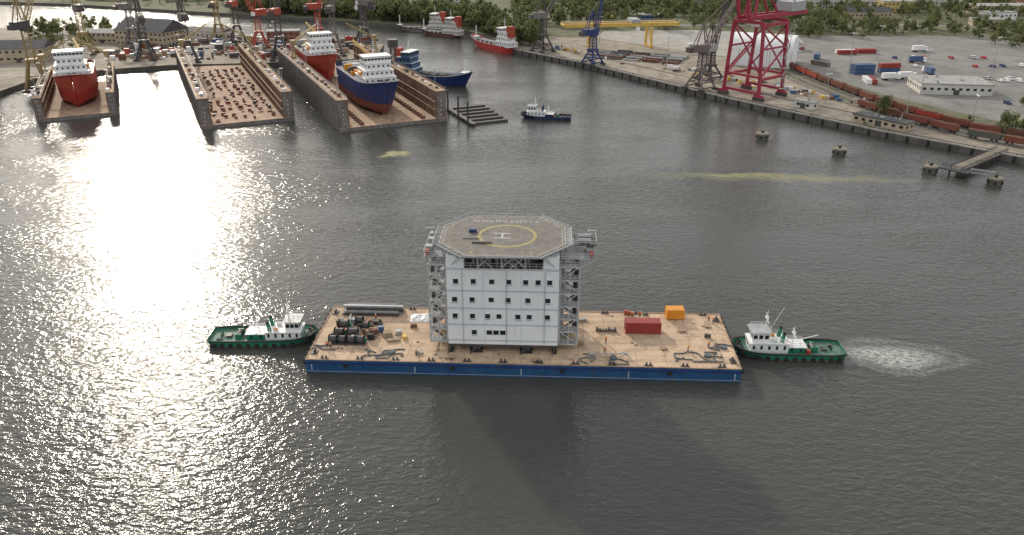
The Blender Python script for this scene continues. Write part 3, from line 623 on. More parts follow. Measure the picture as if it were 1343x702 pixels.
for (x,y,a) in ((-40.6,-7.5,1),(17.4,-6.8,2),(17.9,-2.5,.3),(35,-5.2,4),(41.8,8.4,2),(42.6,7.6,1),(24.6,9.2,.5),(26.4,9.6,3),(-33.5,5.6,2),(39.6,-3.5,5),(-22,-9.5,1)):
    clone(pr,bl(x,y,3.02),a)
# ---------------------------------------------------------------- floating docks
DA=R(24.5)
def dock(fx,fy,W,Ln,wh,wt,ang=DA):
    o=O('floating_dry_dock'); F=1.6
    o.box('pontoon','dockg',-W/2,W/2,0,Ln,-2,F-.01); o.raw('dock_floor','rustd',[(-W/2,0,F),(W/2,0,F),(W/2,Ln,F),(-W/2,Ln,F)],[(0,1,2,3)])
    for sg in (-1,1):
        a,b=sorted((sg*W/2,sg*(W/2-wt))); o.box('wing_wall','rustw' ,a,b,1,Ln-1,F+.003,wh)
        o.box('wing_wall_cladding','dockg',*sorted((sg*W/2,sg*(W/2+.12))),1,Ln-1,-1,wh-.2)
        o.box('top_deck','rustd',a-.3,b+.3,.6,Ln-.6,wh+.003,wh+.25)
        inn=sg*(W/2-wt)
        for i in range(int(Ln/4)):
            y=2+i*4; o.box('wall_ribs','rustw',*sorted((inn,inn-sg*.35)),y-.15,y+.15,F,wh); o.box('outer_ribs','dockg',*sorted((sg*(W/2+.12),sg*(W/2+.4))),y-.15,y+.15,0,wh-.4)
        for z in (F+3.6,F+7.2): o.box('wall_ledges','rustd',*sorted((inn,inn-sg*.7)),1,Ln-1,z,z+.15)
        o.box('wall_end_plate','dockg',a+.2,b-.2,.85,.999,F,wh)
        for z in (3,5,7,9): 
            if z<wh-1: o.box('draft_marks','white',a+wt*.45,a+wt*.55,.80,.849,z,z+.35)
        for yy in (a,b): o.rail('railings','craney' if sg>0 else 'steel',[(yy,1,wh+.25),(yy,Ln-1,wh+.25)],1.1,.1,4)
        for i in range(int(Ln/7)):
            y=5+i*7+random.uniform(-2,2); q=(a+b)/2+random.uniform(-.6,.6); s=random.uniform(.4,1); o.box('winch_houses',random.choice(['dockg','white','dsteel','steel','rustw']),q-s,q+s,y,y+random.uniform(.6,2.6),wh+.25,wh+random.uniform(.7,2))
        for y in (8,Ln*.5,Ln-12): q=(a+b)/2; o.cyl('lamp_posts','steel',(q,y,wh),(q,y,wh+9),.12,n=6); o.box('lamp_heads','white',q-.8,q+.8,y-.2,y+.2,wh+9,wh+9.3)
        q=(a+b)/2; y=Ln*.72; o.lattice('dock_wall_crane','craney',(q,y,wh),(q,y,wh+9),1.6,1.2,3,.2); o.lattice('dock_wall_crane','craney',(q,y,wh+9),(q-sg*14,y+5,wh+17),1.0,.5,6,.16); o.box('crane_cab','craney',q-1.2,q+1.2,y-1.2,y+2,wh+8,wh+10.4)
    o.done((fx,fy,0),ang)
dock(-117,349,40,150,13,4.4); dock(-51.7,346,49,150,13.5,4.6); dock(-198.5,360,33,82,10.5,3.2); dock(-262,352,40,70,8,3.6)
def dl(fx,fy,x,y,ang=DA): return (fx+math.cos(ang)*x-math.sin(ang)*y,fy+math.sin(ang)*x+math.cos(ang)*y)
o=O('keel_block_rows')
for i in range(34):
    for j in range(7):
        if random.random()<.3: continue
        x=-12.5+j*4.1+random.uniform(-.7,.7); y=4+i*3.9+random.uniform(-.9,.9); s=random.uniform(.3,.9); o.box('blocks',random.choices(['rustdark','dsteel','antif'],[8,2,2])[0],x-s*1.2,x+s*1.2,y-s*.7,y+s*.7,1.61,1.6+random.uniform(.5,1.4))
o.done((-117,349,0),DA)
o=O('keel_block_rows')
for i in range(20):
    for x in (-14,14): 
        y=3+i*4; o.box('blocks','rustdark',x-1,x+1,y-.5,y+.5,1.61,2.8)
    o.box('blocks','wood',-.8,.8,2+i*6.5,3.4+i*6.5,1.61,3.0)
o.done((-51.7,346,0),DA)
# ---------------------------------------------------------------- ships
def big_ship(nm,L_,B_,D_,split,lo,up,kind='fore',z=3.0,loc=(0,0),rot=0,hm='white',crane=True):
    o=O(nm); hull(o,L_,B_,D_,split,lo,up,'dsteel' if kind!='tanker' else 'redor',1.1,3.2,7,22,.25)
    dz=D_-1.0
    if kind=='fore':
        x=L_*.2
        house(o,hm,x-8,x+9,B_*.86,dz+.5,3,'white',ws=2.2); house(o,hm,x-6,x+8,B_*.78,dz+3.65,2.8,'white',ws=2.2); house(o,hm,x-5,x+7,B_*.66,dz+6.6,2.8,'white',ws=2.2); house(o,hm,x-2,x+6,B_*.74,dz+9.55,2.9,'white',ws=1.5,band=True,part='bridge')
        mast(o,x,dz+12.6,dz+20); o.cyl('funnels','navy' if up=='navy' else 'red',(x-6,4,dz+6),(x-7,4,dz+12),1.3,1,12); o.cyl('funnels','navy' if up=='navy' else 'red',(x-6,-4,dz+6),(x-7,-4,dz+12),1.3,1,12)
        for i in range(14): a=-L_*.45+i*2.6; o.box('deck_equipment',random.choice(['white','orange','steel','dsteel','yellow']),a,a+random.uniform(1,2.2),random.uniform(-6,-1),random.uniform(1,6),dz,dz+random.uniform(1,3.4))
        o.beam('deck_crane','yellow',(-L_*.1,4,dz),(-L_*.1,4,dz+8),1.1); o.lattice('deck_crane','yellow',(-L_*.1,4,dz+8),(-L_*.38,1,dz+13),1.0,.5,8,.14)
        o.rail('railing','white',[(x+8,-B_*.38,dz+.6),(L_*.42,-B_*.2,dz+2)],1.2,.1,2); o.rail('railing','white',[(x+8,B_*.38,dz+.6),(L_*.42,B_*.2,dz+2)],1.2,.1,2)
        for yy in (-B_*.3,B_*.3): o.cyl('lifeboats','orange',(x-3,yy*1.3,dz+4.6),(x+2,yy*1.3,dz+4.6),1.0,n=10)
        o.beam('foremast','white',(L_*.4,0,dz+1),(L_*.4,0,dz+8),.35); o.cyl('anchor_winch','dsteel',(L_*.38,-2,dz+2.6),(L_*.38,2,dz+2.6),.8,n=10)
    else:
        x=-L_*.36
        house(o,hm,x-8,x+6,B_*.9,dz+.3,3,'white',ws=2.2); house(o,hm,x-6,x+5,B_*.8,dz+3.45,2.8,'white',ws=2.2); house(o,hm,x-5,x+4,B_*.8,dz+6.4,2.8,'white',ws=2.2); house(o,hm,x-1,x+4,B_*.95,dz+9.35,2.8,'white',ws=1.5,band=True,part='bridge')
        o.box('funnel','redor',x-7.5,x-3.5,-2,2,dz+6.3,dz+13.5); mast(o,x+1,dz+12.2,dz+19)
        for i in range(5):
            a=-L_*.16+i*L_*.115; o.box('hatches','redor' if kind=='tanker' else 'dsteel',a,a+L_*.09,-B_*.3,B_*.3,dz,dz+1.2)
            o.cyl('vents','white',(a,B_*.38,dz),(a,B_*.38,dz+2),.3,n=8)
        for sg in (-1,1): o.cyl('deck_pipes','steel',(-L_*.2,sg*1.2,dz+1.8),(L_*.32,sg*1.2,dz+1.8),.3,n=8)
        o.beam('foremast','white',(L_*.4,0,dz+1),(L_*.4,0,dz+10),.5)
        house(o,hm,L_*.36,L_*.43,B_*.45,dz+1.0,2,'white',ws=2)
    r=o.done((*loc,z),rot,smooth=('hull_bottom','hull_topside')); return r
BA=R(-65.5)
p=dl(-51.7,346,0,42); big_ship('offshore_supply_ship',72,17,13,5,'antif','navy','fore',2.6,p,BA)
p=dl(-51.7,346,-8,122); big_ship('cargo_ship',66,16,13,7,'red','redor','fore',2.6,p,BA)
p=dl(-198.5,360,0,40); big_ship('tanker_ship',60,17,13,7,'red','redor','fore',2.4,p,BA)
p=dl(-262,352,0,46); big_ship('bulk_carrier_ship',80,20,14,4,'dsteel','dsteel','aft',2.4,p,BA+math.pi)
big_ship('workboat_ship',46,12,8,3,'dsteel','navy','aft',-2.6,(-42,440),R(-22),hm='bluec')
big_ship('coaster_ship',44,9,7,3,'red','red','aft',-2.4,(-14,556),R(128))
big_ship('river_barge',40,9,4.5,2,'dsteel','dockg','aft',-1.8,(-72,640),R(165),hm='wall'); big_ship('river_barge',34,8,4.2,2,'dsteel','rustdark','aft',-1.8,(-55,618),R(150),hm='wall')
o=O('lattice_pylon'); o.lattice('pylon','dsteel',(0,0,0),(0,0,26),3,2.4,9,.3); o.box('head','dsteel',-2.4,2.4,-2.4,2.4,22,26); o.done((-62,424,0),.3)
o=O('mooring_pontoon')
for i in range(6): o.box('floats','dsteel',-9+i*.3,9+i*.3,i*6.2,i*6.2+1.8,-.4,.9)
o.box('walkway','dockg',-9.5,-7.5,-2,34,.9,1.2); o.rail('railing','steel',[(-9.5,-2,1.2),(-9.5,34,1.2)],1.1,.1,2)
for y in (0,12,26): o.cyl('piles','dsteel',(-10.4,y,-2),(-10.4,y,11),.45,n=8)
o.done((-10,352,0),R(24))
# ---------------------------------------------------------------- cranes
def luffing(m,H=22,az=0,el=50,bl_=38,loc=(0,0),rot=0,m2=None,z=2.5,base=5):
    o=O('harbour_crane'); m2=m2 or m
    top=H*.5
    for x in (-base,base):
        for y in (-base,base):
            o.beam('portal_legs',m,(x,y,1),(x*.35,y*.35,top),1.0); o.box('bogies','dsteel',x-1.8,x+1.8,y-.6,y+.6,0,1.2)
        o.beam('portal_beams',m,(x,-base,1.6),(x,base,1.6),.7)
    for y in (-base,base): o.beam('portal_beams',m,(-base*.7,y*.7,top*.45),(base*.7,y*.7,top*.45),.6)
    for x in (-1,1): o.beam('portal_beams',m,(x*base*.7,-base*.7,top*.45),(x*base*.7,base*.7,top*.45),.6)
    o.box('portal_head',m,-2.6,2.6,-2.6,2.6,top,top+1); o.lattice('tower',m,(0,0,top+1),(0,0,H),3.4,2.8,4,.28); o.cyl('slew_ring','dsteel',(0,0,H),(0,0,H+1),2.4,n=16)
    c,s=math.cos(az),math.sin(az)
    def P(f,u,zz): return (c*f-s*u,s*f+c*u,zz)
    for (f0,f1,u0,u1,z0,z1,mm,nm) in ((-7,2.4,-2,2,H+1,H+4.6,m2,'machinery_house'),(2.4,4.4,.4,2,H+1,H+3.4,'white','operator_cab'),(-9,-7,-2,2,H+1,H+3.4,'dsteel','counterweight')):
        V=[P(f,u,zz) for zz in (z0,z1) for f,u in ((f0,u0),(f1,u0),(f1,u1),(f0,u1))]; o.raw(nm,mm,V,[(3,2,1,0),(4,5,6,7),(0,1,5,4),(1,2,6,5),(2,3,7,6),(3,0,4,7)])
    for u in (-1.5,1.5): o.beam('a_frame',m,P(-5,u,H+4.6),P(-1,u*.4,H+15),.45); o.beam('a_frame',m,P(2,u,H+3),P(-1,u*.4,H+15),.45)
    e=R(el); tip=P(2+bl_*math.cos(e),0,H+3+bl_*math.sin(e)); o.lattice('jib',m,P(2,0,H+3),tip,2.2,.9,12,.22)
    o.beam('tie_rod',m,P(-1,0,H+15),tip,.2); t2=P(2+bl_*math.cos(e)+7,0,H+1+bl_*math.sin(e)); o.lattice('fly_jib',m,tip,t2,.9,.4,4,.18); o.beam('hoist_rope','dsteel',t2,(t2[0],t2[1],t2[2]-bl_*.5),.12)
    o.beam('hook','yellow',(t2[0],t2[1],t2[2]-bl_*.5-1.2),(t2[0],t2[1],t2[2]-bl_*.5),.8)
    return o.done((*loc,z),rot)
luffing('craney',30,R(60),55,40,(-243,410),.4,'dsteel'); luffing('dsteel',24,R(100),70,34,(-196,492),.4,'dockg')
luffing('redor',20,R(210),62,40,(-168,545),.4,'redor'); luffing('dsteel',24,R(60),75,36,(-187,560),.4,'redor'); luffing('redor',24,R(20),60,34,(-128,545),.4,'redor',2.5)
luffing('dsteel',22,R(150),60,40,(-101,560),.4,'dsteel'); luffing('craney',22,R(80),60,36,(-205,575),.2,'craney'); luffing('craney',26,R(120),55,36,(-272,520),.2,'dsteel'); luffing('dsteel',26,R(70),66,36,(-142,500),.2,'redor'); luffing('dsteel',22,R(110),70,34,(-225,500),.2,'dockg')
luffing('dockg',26,R(70),66,38,(-112,515),.3,'dockg'); luffing('dsteel',28,R(130),60,36,(-95,530),.2,'dockg'); luffing('dockg',24,R(40),64,36,(-252,545),.2,'dockg')
QR=math.atan2(-.78,.62)
luffing('dockg',18,R(70),58,38,(97,413),QR,'dockg',base=5.5); luffing('dsteel',14,R(95),72,30,(108,440),QR,'steel'); luffing('navy',16,R(80),80,22,(48,484),QR,'navy',base=4.5); luffing('dsteel',20,R(65),62,34,(20,530),QR,'dockg')
o=O('ship_to_shore_gantry_crane'); c='crimson'; a,b=10.5,9.5
for x in (-a,a):
    for y in (-b,b):
        o.beam('legs',c,(x,y,2),(x*.8,y,36),1.3); o.box('bogies','dsteel',x-3,x+3,y-.8,y+.8,.1,1.6); o.box('bogies',c,x-2.4,x+2.4,y-.7,y+.7,1.6,2.6)
    o.beam('portal_beam',c,(x*.95,-b,10),(x*.95,b,10),1.3); o.beam('portal_beam',c,(x*.8,-b,35),(x*.8,b,35),1.3)
    o.beam('braces',c,(x*.95,-b,10.5),(x*.87,b,24),.7); o.beam('braces',c,(x*.87,b,24),(x*.8,-b,35),.7); o.beam('braces',c,(x*.87,-b,24),(x*.87,b,24),.8)
for y in (-b,b):
    o.beam('sill_beam',c,(-a,y,3.4),(a,y,3.4),1.2); o.beam('cross_beam',c,(-a*.95,y,11),(a*.95,y,11),1.0); o.beam('cross_beam',c,(-a*.8,y,36),(a*.8,y,36),1.3); o.beam('braces',c,(-a*.94,y,12),(a*.85,y,35),.6)
    o.beam('braces',c,(a*.94,y,12),(-a*.85,y,35),.6)
for x in (-3,3):
    o.beam('main_girder',c,(x,-b-4,38),(x,b+24,38),1.1,2); o.beam('boom',c,(x,-b-4,38),(x,-b-14,74),1,1.8)
    o.beam('apex_frame',c,(x,-b,38),(x*.5,-b+3,58),1); o.beam('apex_frame',c,(x,b,38),(x*.5,-b+3,58),.8); o.beam('stays',c,(x*.5,-b+3,58),(x,b+22,39),.35)
for i in range(9): yy=-b-3+i*5; o.beam('girder_ties',c,(-3,yy,38.6),(3,yy,38.6),.4)
o.box('machinery_house','steel',-4.5,4.5,b+8,b+20,39.1,43.5); o.box('operator_cab','white',-1.5,1.5,-b+4,-b+7,33.4,36.2)
for i in range(6): z=4+i*5; o.beam('stairs','steel',(a+.9,b-3*(i%2),z),(a+.9,b-3*((i+1)%2),z+5),.5,.15); o.box('stair_landings','steel',a,a+1.8,b-3.4,b+.5,z-.1,z)
for z in (11.8,36.8): o.rail('walkway_rail',c,[(-a*.8,-b-.6,z),(a*.8,-b-.6,z)],1.1,.12,2)
o.done((120.5,400,2.5),QR)
o=O('yellow_gantry_crane'); c='yellow'
for y in (-5,5):
    o.box('girders',c,-39,39,y-.9,y+.9,14,16.2); o.rail('walkway_rail','steel',[(-39,y,16.2),(39,y,16.2)],1.1,.12,4)
    for x in (-20,20): o.beam('legs',c,(x,y*1.3,.8),(x,y,14),1.4); 
for x in (-39,-20,20,38): o.box('end_ties',c,x-.6,x+.6,-5.9,5.9,14.6,15.8)
for x in (-20,20): o.box('sill',c,x-.8,x+.8,-8,8,.3,1.6); o.beam('braces',c,(x,-6,2),(x,5,13),.5)
o.box('trolley','steel',6,12,-6,6,16.3,18.5); o.box('cab','white',9,11.5,-7,-5.9,11,13.8)
o.done((72,548,2.5),R(8))
# ---------------------------------------------------------------- buildings
def building(nm,x,y,w_,d_,h,rot=0,m='wall',roof='flat',st=None,rm=None,door=True):
    o=O(nm); o.box('walls',m,-w_/2,w_/2,-d_/2,d_/2,0,h)
    st=st or max(1,int(h/3.2)); sh=h/st
    for k in range(st):
        z=sh*k+sh*.55
        for (L_,ax,s) in ((w_,0,-1),(w_,0,1),(d_,1,-1),(d_,1,1)):
            n=max(1,int(L_/3.4))
            for i in range(n):
                c=-L_/2+L_*(i+.5)/n
                if ax==0: o.box('windows','glass',c-.8,c+.8,*sorted((s*d_/2,s*(d_/2+.04))),z-.6,z+.6)
                else: o.box('windows','glass',*sorted((s*w_/2,s*(w_/2+.04))),c-.8,c+.8,z-.6,z+.6)
    if door: o.box('door','dsteel',-1.4,1.4,-d_/2-.07,-d_/2-.041,0,2.4)
    if roof=='flat':
        o.box('roof',rm or 'rooff',-w_/2-.3,w_/2+.3,-d_/2-.3,d_/2+.3,h+.003,h+.5)
        for i in range(max(1,int(w_/6))): a=random.uniform(-w_/2+2,w_/2-3); q=random.uniform(-d_/2+1,d_/2-2.5); s=random.uniform(.6,2); o.box('roof_units','steel',a,a+s,q,q+s*.8,h+.5,h+random.uniform(.9,1.7))
    else:
        r=roof; e=.5; V=[(-w_/2-e,-d_/2-e,h-.1),(w_/2+e,-d_/2-e,h-.1),(w_/2+e,d_/2+e,h-.1),(-w_/2-e,d_/2+e,h-.1),(-w_/2-e,0,h+r),(w_/2+e,0,h+r)]
        o.raw('roof',rm or 'roofd',V,[(0,1,5,4),(2,3,4,5),(0,4,3),(1,2,5)])
    return o.done((x,y,2.5),rot)
building('workshop_hall',-246,562,40,26,10,R(-20),'beige',7); building('office_building',-282,572,36,14,7,R(-8),'beige',2,rm='rooff')
building('shed_building',-215,586,30,14,6,R(-15),'wall',2); building('dock_office',-160,575,22,10,7,R(10),'brick','flat')
building('workshop_hall',-300,500,30,20,8,R(10),'beige',4)
building('canopy_building',224,410,34,22,5,R(-8),'wall','flat'); building('warehouse',160,339,24,7,3,R(-53),'beige','flat',rm='roofd'); building('signal_house',138,372,10,5,3,R(-53),'wall','flat')
building('yard_office',178,545,26,10,5,R(-20),'wall','flat')
building('office_building',108,668,24,12,7,R(5),'bluec','flat',rm='rooff')
for (x,y,w_,d_,h,r,m,rf) in ((300,775,70,24,11,4,'wall','flat'),(345,748,30,14,9,0,'ywall','flat'),(395,800,60,24,9,-5,'wall','flat'),(430,735,50,20,7,3,'beige','flat'),(255,830,30,18,14,10,'wall','flat'),(510,790,60,26,10,5,'brick',5),(560,720,46,20,9,-4,'wall','flat'),(-330,850,40,18,9,3,'wall',3),(-372,870,60,20,8,-5,'tent',3),(-410,850,40,18,6,-12,'beige','flat'),(-240,830,40,18,9,5,'brick',4),(-180,860,50,20,8,0,'wall','flat'),(20,880,40,16,10,8,'beige',4),(120,850,50,18,9,0,'brick',5),(200,900,40,20,12,-6,'wall','flat'),(470,860,70,22,12,3,'wall','flat'),(620,860,60,24,10,0,'tent',4),(360,880,40,20,15,0,'wall','flat'),(-60,830,30,14,8,0,'wall',4),(380,655,30,12,5,-10,'beige','flat'),(440,640,40,14,6,-10,'brick',3),(300,700,36,14,6,5,'beige',3),(250,745,24,12,6,5,'wall',3),(480,690,40,16,6,-6,'wall','flat'),(180,760,30,14,7,4,'beige',3),(410,700,26,12,5,4,'tent','flat')):
    building('city_building',x,y,w_,d_,h,R(r),m,rf)
o=O('membrane_storage_hall'); n=14; V=[];F=[]
for x in (-18,18):
    for i in range(n+1): a=math.pi*i/n; V.append((x,-math.cos(a)*14,10+math.sin(a)**.8*7 if 0<i<n else 10)); 
for i in range(n): F.append((i,i+1,n+2+i,n+1+i))
F+= [tuple(range(n+1))[::-1],tuple(range(n+1,2*n+2))]
o.raw('roof_membrane','tent',V,F); o.box('walls','tent',-18,18,-14,14,0,9.99)
for i in range(7): x=-18+i*6; o.box('frames','steel',x-.12,x+.12,-14.1,-14.003,0,10); 
o.box('door','steel',-18.06,-18.003,-4,4,0,6); o.done((151,489,2.5),R(-25))
def stack(x,y,nx,nz,m,rot):
    for i in range(nx):
        for k in range(nz):
            c=container(m if random.random()<.7 else random.choice(['redc','white','dockg']),12.1,2.44,2.6); c.location=(x+math.cos(rot+1.57)*i*2.6,y+math.sin(rot+1.57)*i*2.6,2.53+k*2.72); c.rotation_euler=(0,0,rot)
stack(198,454,2,2,'bluec',R(8)); stack(214,458,1,2,'bluec',R(8)); stack(214,520,2,1,'redc',R(4)); stack(228,524,2,1,'redc',R(4)); stack(193,430,2,1,'white',R(80)); stack(183,480,1,1,'white',R(-60))
o=O('stacked_steel_sections')
for j in range(9):
    for i in range(5):
        x=-26+i*12; y=j*3.2; o.box('bundles',random.choice(['dsteel','dsteel','rustdark','steel']),x,x+10,y,y+1.8,0,random.uniform(.6,1.8))
o.done((70,497,2.52),R(-25))
def car(nm,m,van=False,truck=False):
    o=O(nm)
    if truck:
        o.box('cargo_box',m,-5,2.8,-1.25,1.25,1.1,3.9); o.box('cab','white',3.1,5.2,-1.2,1.2,.6,3.2); o.box('windscreen','glass',5.2,5.24,-1.05,1.05,1.9,2.9); o.box('chassis','dsteel',-5,5,-.9,.9,.6,1.09); xs=(-3.8,-2.6,4)
    else:
        pr=[(-2.2,.35),(2.2,.35),(2.25,.8),(1.2,.95),(.55,1.45 if not van else 1.95),(-1.7,1.45 if not van else 1.95),(-2.2,.95)]
        V=[(x,-.88,z) for x,z in pr]+[(x,.88,z) for x,z in pr]; n=7; o.raw('body',m,V,[tuple(range(n))[::-1],tuple(range(n,2*n))]+[(i,(i+1)%n,n+(i+1)%n,n+i) for i in range(n)][::1])
        for s in (-1,1): o.box('side_windows','glass',-1.4,.6,*sorted((s*.88,s*.9)),1.0,1.35)
        o.raw('windscreen','glass',[(1.22,-.75,.98),(1.22,.75,.98),(.6,.75,1.45),(.6,-.75,1.45)],[(0,1,2,3)]); xs=(-1.4,1.4)
    for x in xs:
        for s in (-1,1): o.cyl('wheels','black',(x,s*.7,.36),(x,s*(.95 if not truck else 1.2),.36),.36 if not truck else .5,n=10)
    return o.done((0,0,-300))
protos=[car('parked_car','white'),car('parked_car','silver'),car('parked_car','navy'),car('parked_car','red'),car('parked_van','white',True)]
for i in range(60):
    x=random.uniform(235,330); y=random.choice([380,432,438,476,505])+random.uniform(-1,1); clone(random.choice(protos),(x,y,2.515),R(90+random.choice([0,180])+random.uniform(-3,3)))
for i in range(14): clone(random.choice(protos),(random.uniform(150,200),random.uniform(500,580),2.515),random.uniform(0,6))
tp=car('lorry','white',truck=True); tb=car('lorry','bluec',truck=True)
for (x,y,r) in ((206,437,8),(216,440,8),(235,455,90),(245,490,0),(188,500,60),(265,530,10),(120,540,20)): clone(random.choice([tp,tb]),(x,y,2.515),R(r))
for x in protos+[tp,tb]:
    for c in list(x.children): bpy.data.objects.remove(c)
    bpy.data.objects.remove(x)
o=O('parking_markings')
for y in (380,432,505):
    for i in range(36): x=234+i*2.8; o.box('bay_lines','paintw',x-.08,x+.08,y-5,y+5 if y!=380 else y+3,2.528,2.532)
o.done()
for (x,y,h) in ((205,400,22),(250,385,22),(190,455,22),(262,440,22),(160,470,20),(225,500,20),(60,560,18),(120,500,18),(300,420,22),(-150,520,20),(-230,500,20),(175,350,14),(195,333,14),(150,380,14),(90,470,18),(135,430,18)):
    o=O('light_mast'); o.cyl('pole','steel',(0,0,0),(0,0,h),.22,.12,8); o.beam('crossarm','steel',(-1.6,0,h),(1.6,0,h),.2)
    for e in (-1.4,-.5,.5,1.4): o.box('lamp_heads','white',e-.25,e+.25,-.35,.25,h-.1,h+.3)
    o.done((x,y,2.5),random.uniform(0,3))
o=O('yard_fence'); fp=[(180,430,2.5),(188,392,2.5),(207,350,2.5),(236,322,2.5),(300,280,2.5)]; o.rail('fence','steel',fp,2.0,.08,3); o.done()
for (x,y) in ((104.7,326),(128.3,303),(153,280),(169,266)):
    o=O('mooring_dolphin'); o.cyl('caisson','quayw',(0,0,-2),(0,0,2.0),2.3,n=20); o.cyl('cap','apron',(0,0,2.001),(0,0,2.5),2.45,n=20); o.cyl('bollard','black',(0,0,2.5),(0,0,3.4),.45,.6,10)
    for k in range(6): a=k*1.047; o.cyl('tyres','black',(2.3*math.cos(a),2.3*math.sin(a),1),(2.7*math.cos(a),2.7*math.sin(a),1),.55,n=10)
    o.rail('handrail','craney',[(2.1*math.cos(k*.8),2.1*math.sin(k*.8),2.5) for k in range(5)],1,.08,1.5); o.done((x,y,0))
o=O('steel_pier'); a=Vector((160,276,2.4)); b=Vector((190,300,2.6)); d=(b-a).normalized(); s=Vector((d.y,-d.x,0))
o.beam('deck','apron',a,b,4.4,.3)
for e in (-2,0,2): o.beam('girders','dsteel',a+s*e-Vector((0,0,.5)),b+s*e-Vector((0,0,.5)),.35,.7)
for i in range(6):
    c=a+(b-a)*i/5.5
    for e in (-1.9,1.9): o.cyl('piles','dsteel',(c+s*e)*1-Vector((0,0,4.5)),c+s*e-Vector((0,0,.8)),.35,n=8)
for e in (-2.1,2.1): o.rail('railing','dsteel',[a+s*e+Vector((0,0,.15)),b+s*e+Vector((0,0,.15))],1.1,.12,1.5)
for i in range(10): c=a+(b-a)*i/10; o.beam('side_truss','dsteel',c+s*2.1,c+(b-a)/10+s*2.1+Vector((0,0,1.2)),.12)
o.beam('head_platform','dsteel',a-s*5+Vector((0,0,-.2)),a+s*5+Vector((0,0,-.2)),5,.5); o.rail('railing','dsteel',[a-s*5,a+s*5],1.1,.12,1.5)
o.lattice('gangway','steel',a+s*5+Vector((0,0,.6)),Vector((169,267,3.4)),1.3,1.3,5,.12); o.done()
# ---------------------------------------------------------------- trees
def proto_tree(h,r,nl,ls,tall=False):
    V=[];F=[];mi=[]
    def tube(p,q,r0,r1,n=5):
        p=Vector(p);q=Vector(q); d=(q-p).normalized(); up=Vector((0,0,1)) if abs(d.z)<.95 else Vector((1,0,0)); a=d.cross(up).normalized(); b=a.cross(d); o=len(V)
        for c,rr in ((p,r0),(q,r1)):
            for i in range(n): t=6.283*i/n; V.append(tuple(c+(a*math.cos(t)+b*math.sin(t))*rr))
        for i in range(n): F.append((o+i,o+(i+1)%n,o+n+(i+1)%n,o+n+i)); mi.append(1)
    tube((0,0,0),(0,0,h*.5),h*.022,h*.014); tube((0,0,h*.5),(0.1,0,h*.85),h*.014,h*.005)
    cl=[]
    for k in range(9 if nl<600 else 22):
        a=random.uniform(0,6.28); zz=random.uniform(.3,.92) if not tall else random.uniform(.15,.95); rr=r*math.sqrt(max(.1,1-((zz-.55)/.5)**2))*random.uniform(.35,.85); c=Vector((math.cos(a)*rr,math.sin(a)*rr,h*zz)); cl.append((c,r*random.uniform(.28,.5)))
        tube((0,0,h*zz*.6),c,h*.008,h*.003,4)
    for _ in range(nl):
        c,cr=random.choice(cl); d=Vector(np.random.normal(size=3)); d.normalize(); p=c+d*cr*random.uniform(.6,1.05); p.z=max(h*.12,p.z)
        n_=(d+Vector(np.random.normal(size=3))*.45).normalized(); a=n_.cross(Vector((0,0,1)))
        if a.length<.1: a=Vector((1,0,0))
        a.normalize(); b=n_.cross(a); s=ls*random.uniform(.6,1.25); o=len(V); a*=s;b*=s*.8
        V.extend([tuple(p-a-b*.3),tuple(p+b*-1),tuple(p+a+b*.2),tuple(p+b)]); F.append((o,o+1,o+2,o+3)); mi.append(0)
    return np.array(V,dtype=float),F,mi
protosT=[proto_tree(1*h,h*.38,230,h*.062) for h in (10,12,13,15)]+[proto_tree(18,3.6,230,.9,True)]
def forest(name,spots):
    VV=[];FF=[];MI=[];off=0
    for (x,y,s) in spots:
        v,f,mi=protosT[random.choices(range(5),[4,4,4,3,1])[0]]; a=random.uniform(0,6.28); c,sn=math.cos(a),math.sin(a)
        w_=np.empty_like(v); w_[:,0]=(v[:,0]*c-v[:,1]*sn)*s+x; w_[:,1]=(v[:,0]*sn+v[:,1]*c)*s+y; w_[:,2]=v[:,2]*s*random.uniform(.85,1.1)+2.3
        VV.append(w_); FF.extend([tuple(i+off for i in q) for q in f]); MI.extend(mi); off+=len(v)
    me=bpy.data.meshes.new(name); me.from_pydata(np.vstack(VV).tolist(),[],FF); me.materials.append(M['leaf']); me.materials.append(M['bark']); me.polygons.foreach_set('material_index',MI); me.update()
    ob=bpy.data.objects.new(name,me); col.objects.link(ob); return ob
def shoreY(x):
    P=sorted([(p[0],p[1]) for p in shore if -1200<=p[0]<=0]); return float(np.interp(x,[p[0] for p in P],[p[1] for p in P]))
sp=[]
for i in range(520):
    x=random.uniform(-260,20); sp.append((x,shoreY(x)+8+abs(random.gauss(0,38)),random.uniform(.75,1.3)))
for i in range(520): sp.append((random.uniform(0,260),random.uniform(635,930),random.uniform(.7,1.2)))
for i in range(60): x=random.uniform(-560,-190); sp.append((x,shoreY(x)+10+random.uniform(0,90),random.uniform(.6,1)))
forest('distant_trees',sp)
sp=[(random.uniform(200,560),random.gauss(615,13),random.uniform(.5,1.0)) for i in range(170)]
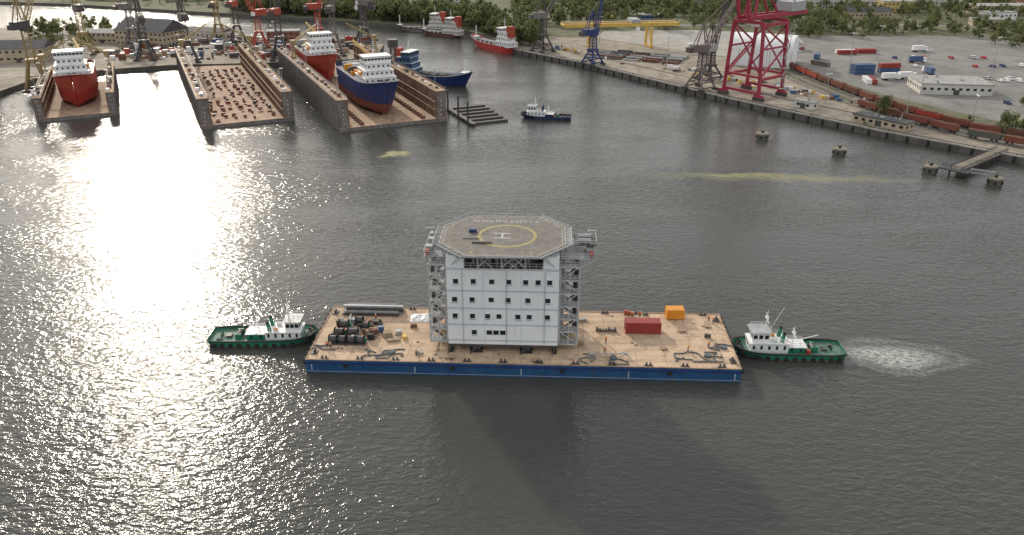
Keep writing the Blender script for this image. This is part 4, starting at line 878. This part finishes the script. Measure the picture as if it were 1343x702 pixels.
sp+=[(random.uniform(330,430),random.gauss(560,16),random.uniform(.5,.9)) for i in range(60)]
sp+=[(random.uniform(-560,780),random.uniform(860,1250),random.uniform(.8,1.3)) for i in range(420)]
sp+=[(random.uniform(250,620),random.uniform(670,860),random.uniform(.5,1)) for i in range(380)]
forest('distant_trees',sp)
sp=[(random.uniform(-350,-285),random.uniform(585,612),random.uniform(.6,1)) for i in range(30)]+[(random.uniform(-330,-280),random.uniform(520,560),random.uniform(.5,.8)) for i in range(12)]
forest('shipyard_trees',sp)
protosT2=[proto_tree(10,3.4,1300,.3),proto_tree(9,3.8,1300,.3)]
for (x,y,s,k) in ((166,353,1,0),(204,322,1.15,1),(209,318,.9,0),(214,325,.8,1),(228,300,.9,0),(199,341,.45,1),(240,372,.55,0)):
    v,f,mi=protosT2[k]; me=bpy.data.meshes.new('tree'); me.from_pydata((v*s).tolist(),[],f); me.materials.append(M['leaf']); me.materials.append(M['bark']); me.polygons.foreach_set('material_index',mi); me.update()
    ob=bpy.data.objects.new('broadleaf_tree',me); col.objects.link(ob); ob.location=(x,y,2.45)
sp=[(162+random.uniform(-10,14),346+random.uniform(-12,12),random.uniform(.08,.2)) for i in range(16)]+[(210+random.uniform(-8,60),312+random.uniform(-8,12)-0,random.uniform(.1,.25)) for i in range(24)]
forest('shrubs',sp)
o=O('shipyard_clutter')
for i in range(320):
    x=random.uniform(-255,-95); y=random.uniform(500,582)
    s=random.uniform(.5,2.6); o.box('piles',random.choice(['rustdark','dsteel','dockg','rustd','white','redor','bluec','steel','rustw']),x-s,x+s,y-s*.6,y+s*.6,2.5,2.5+random.uniform(.8,4))
o.done()
o=O('quay_clutter')
for i in range(110):
    t_=random.random(); x=150-150*t_+random.uniform(0,14)+20; y=360+180*t_+random.uniform(0,18)
    s=random.uniform(.4,1.6); o.box('goods',random.choice(['rustdark','dsteel','yellow','white','steel','bluec','wood']),x-s,x+s,y-s*.6,y+s*.6,2.5,2.5+random.uniform(.4,2))
o.done()
print('objects',len(bpy.data.objects))
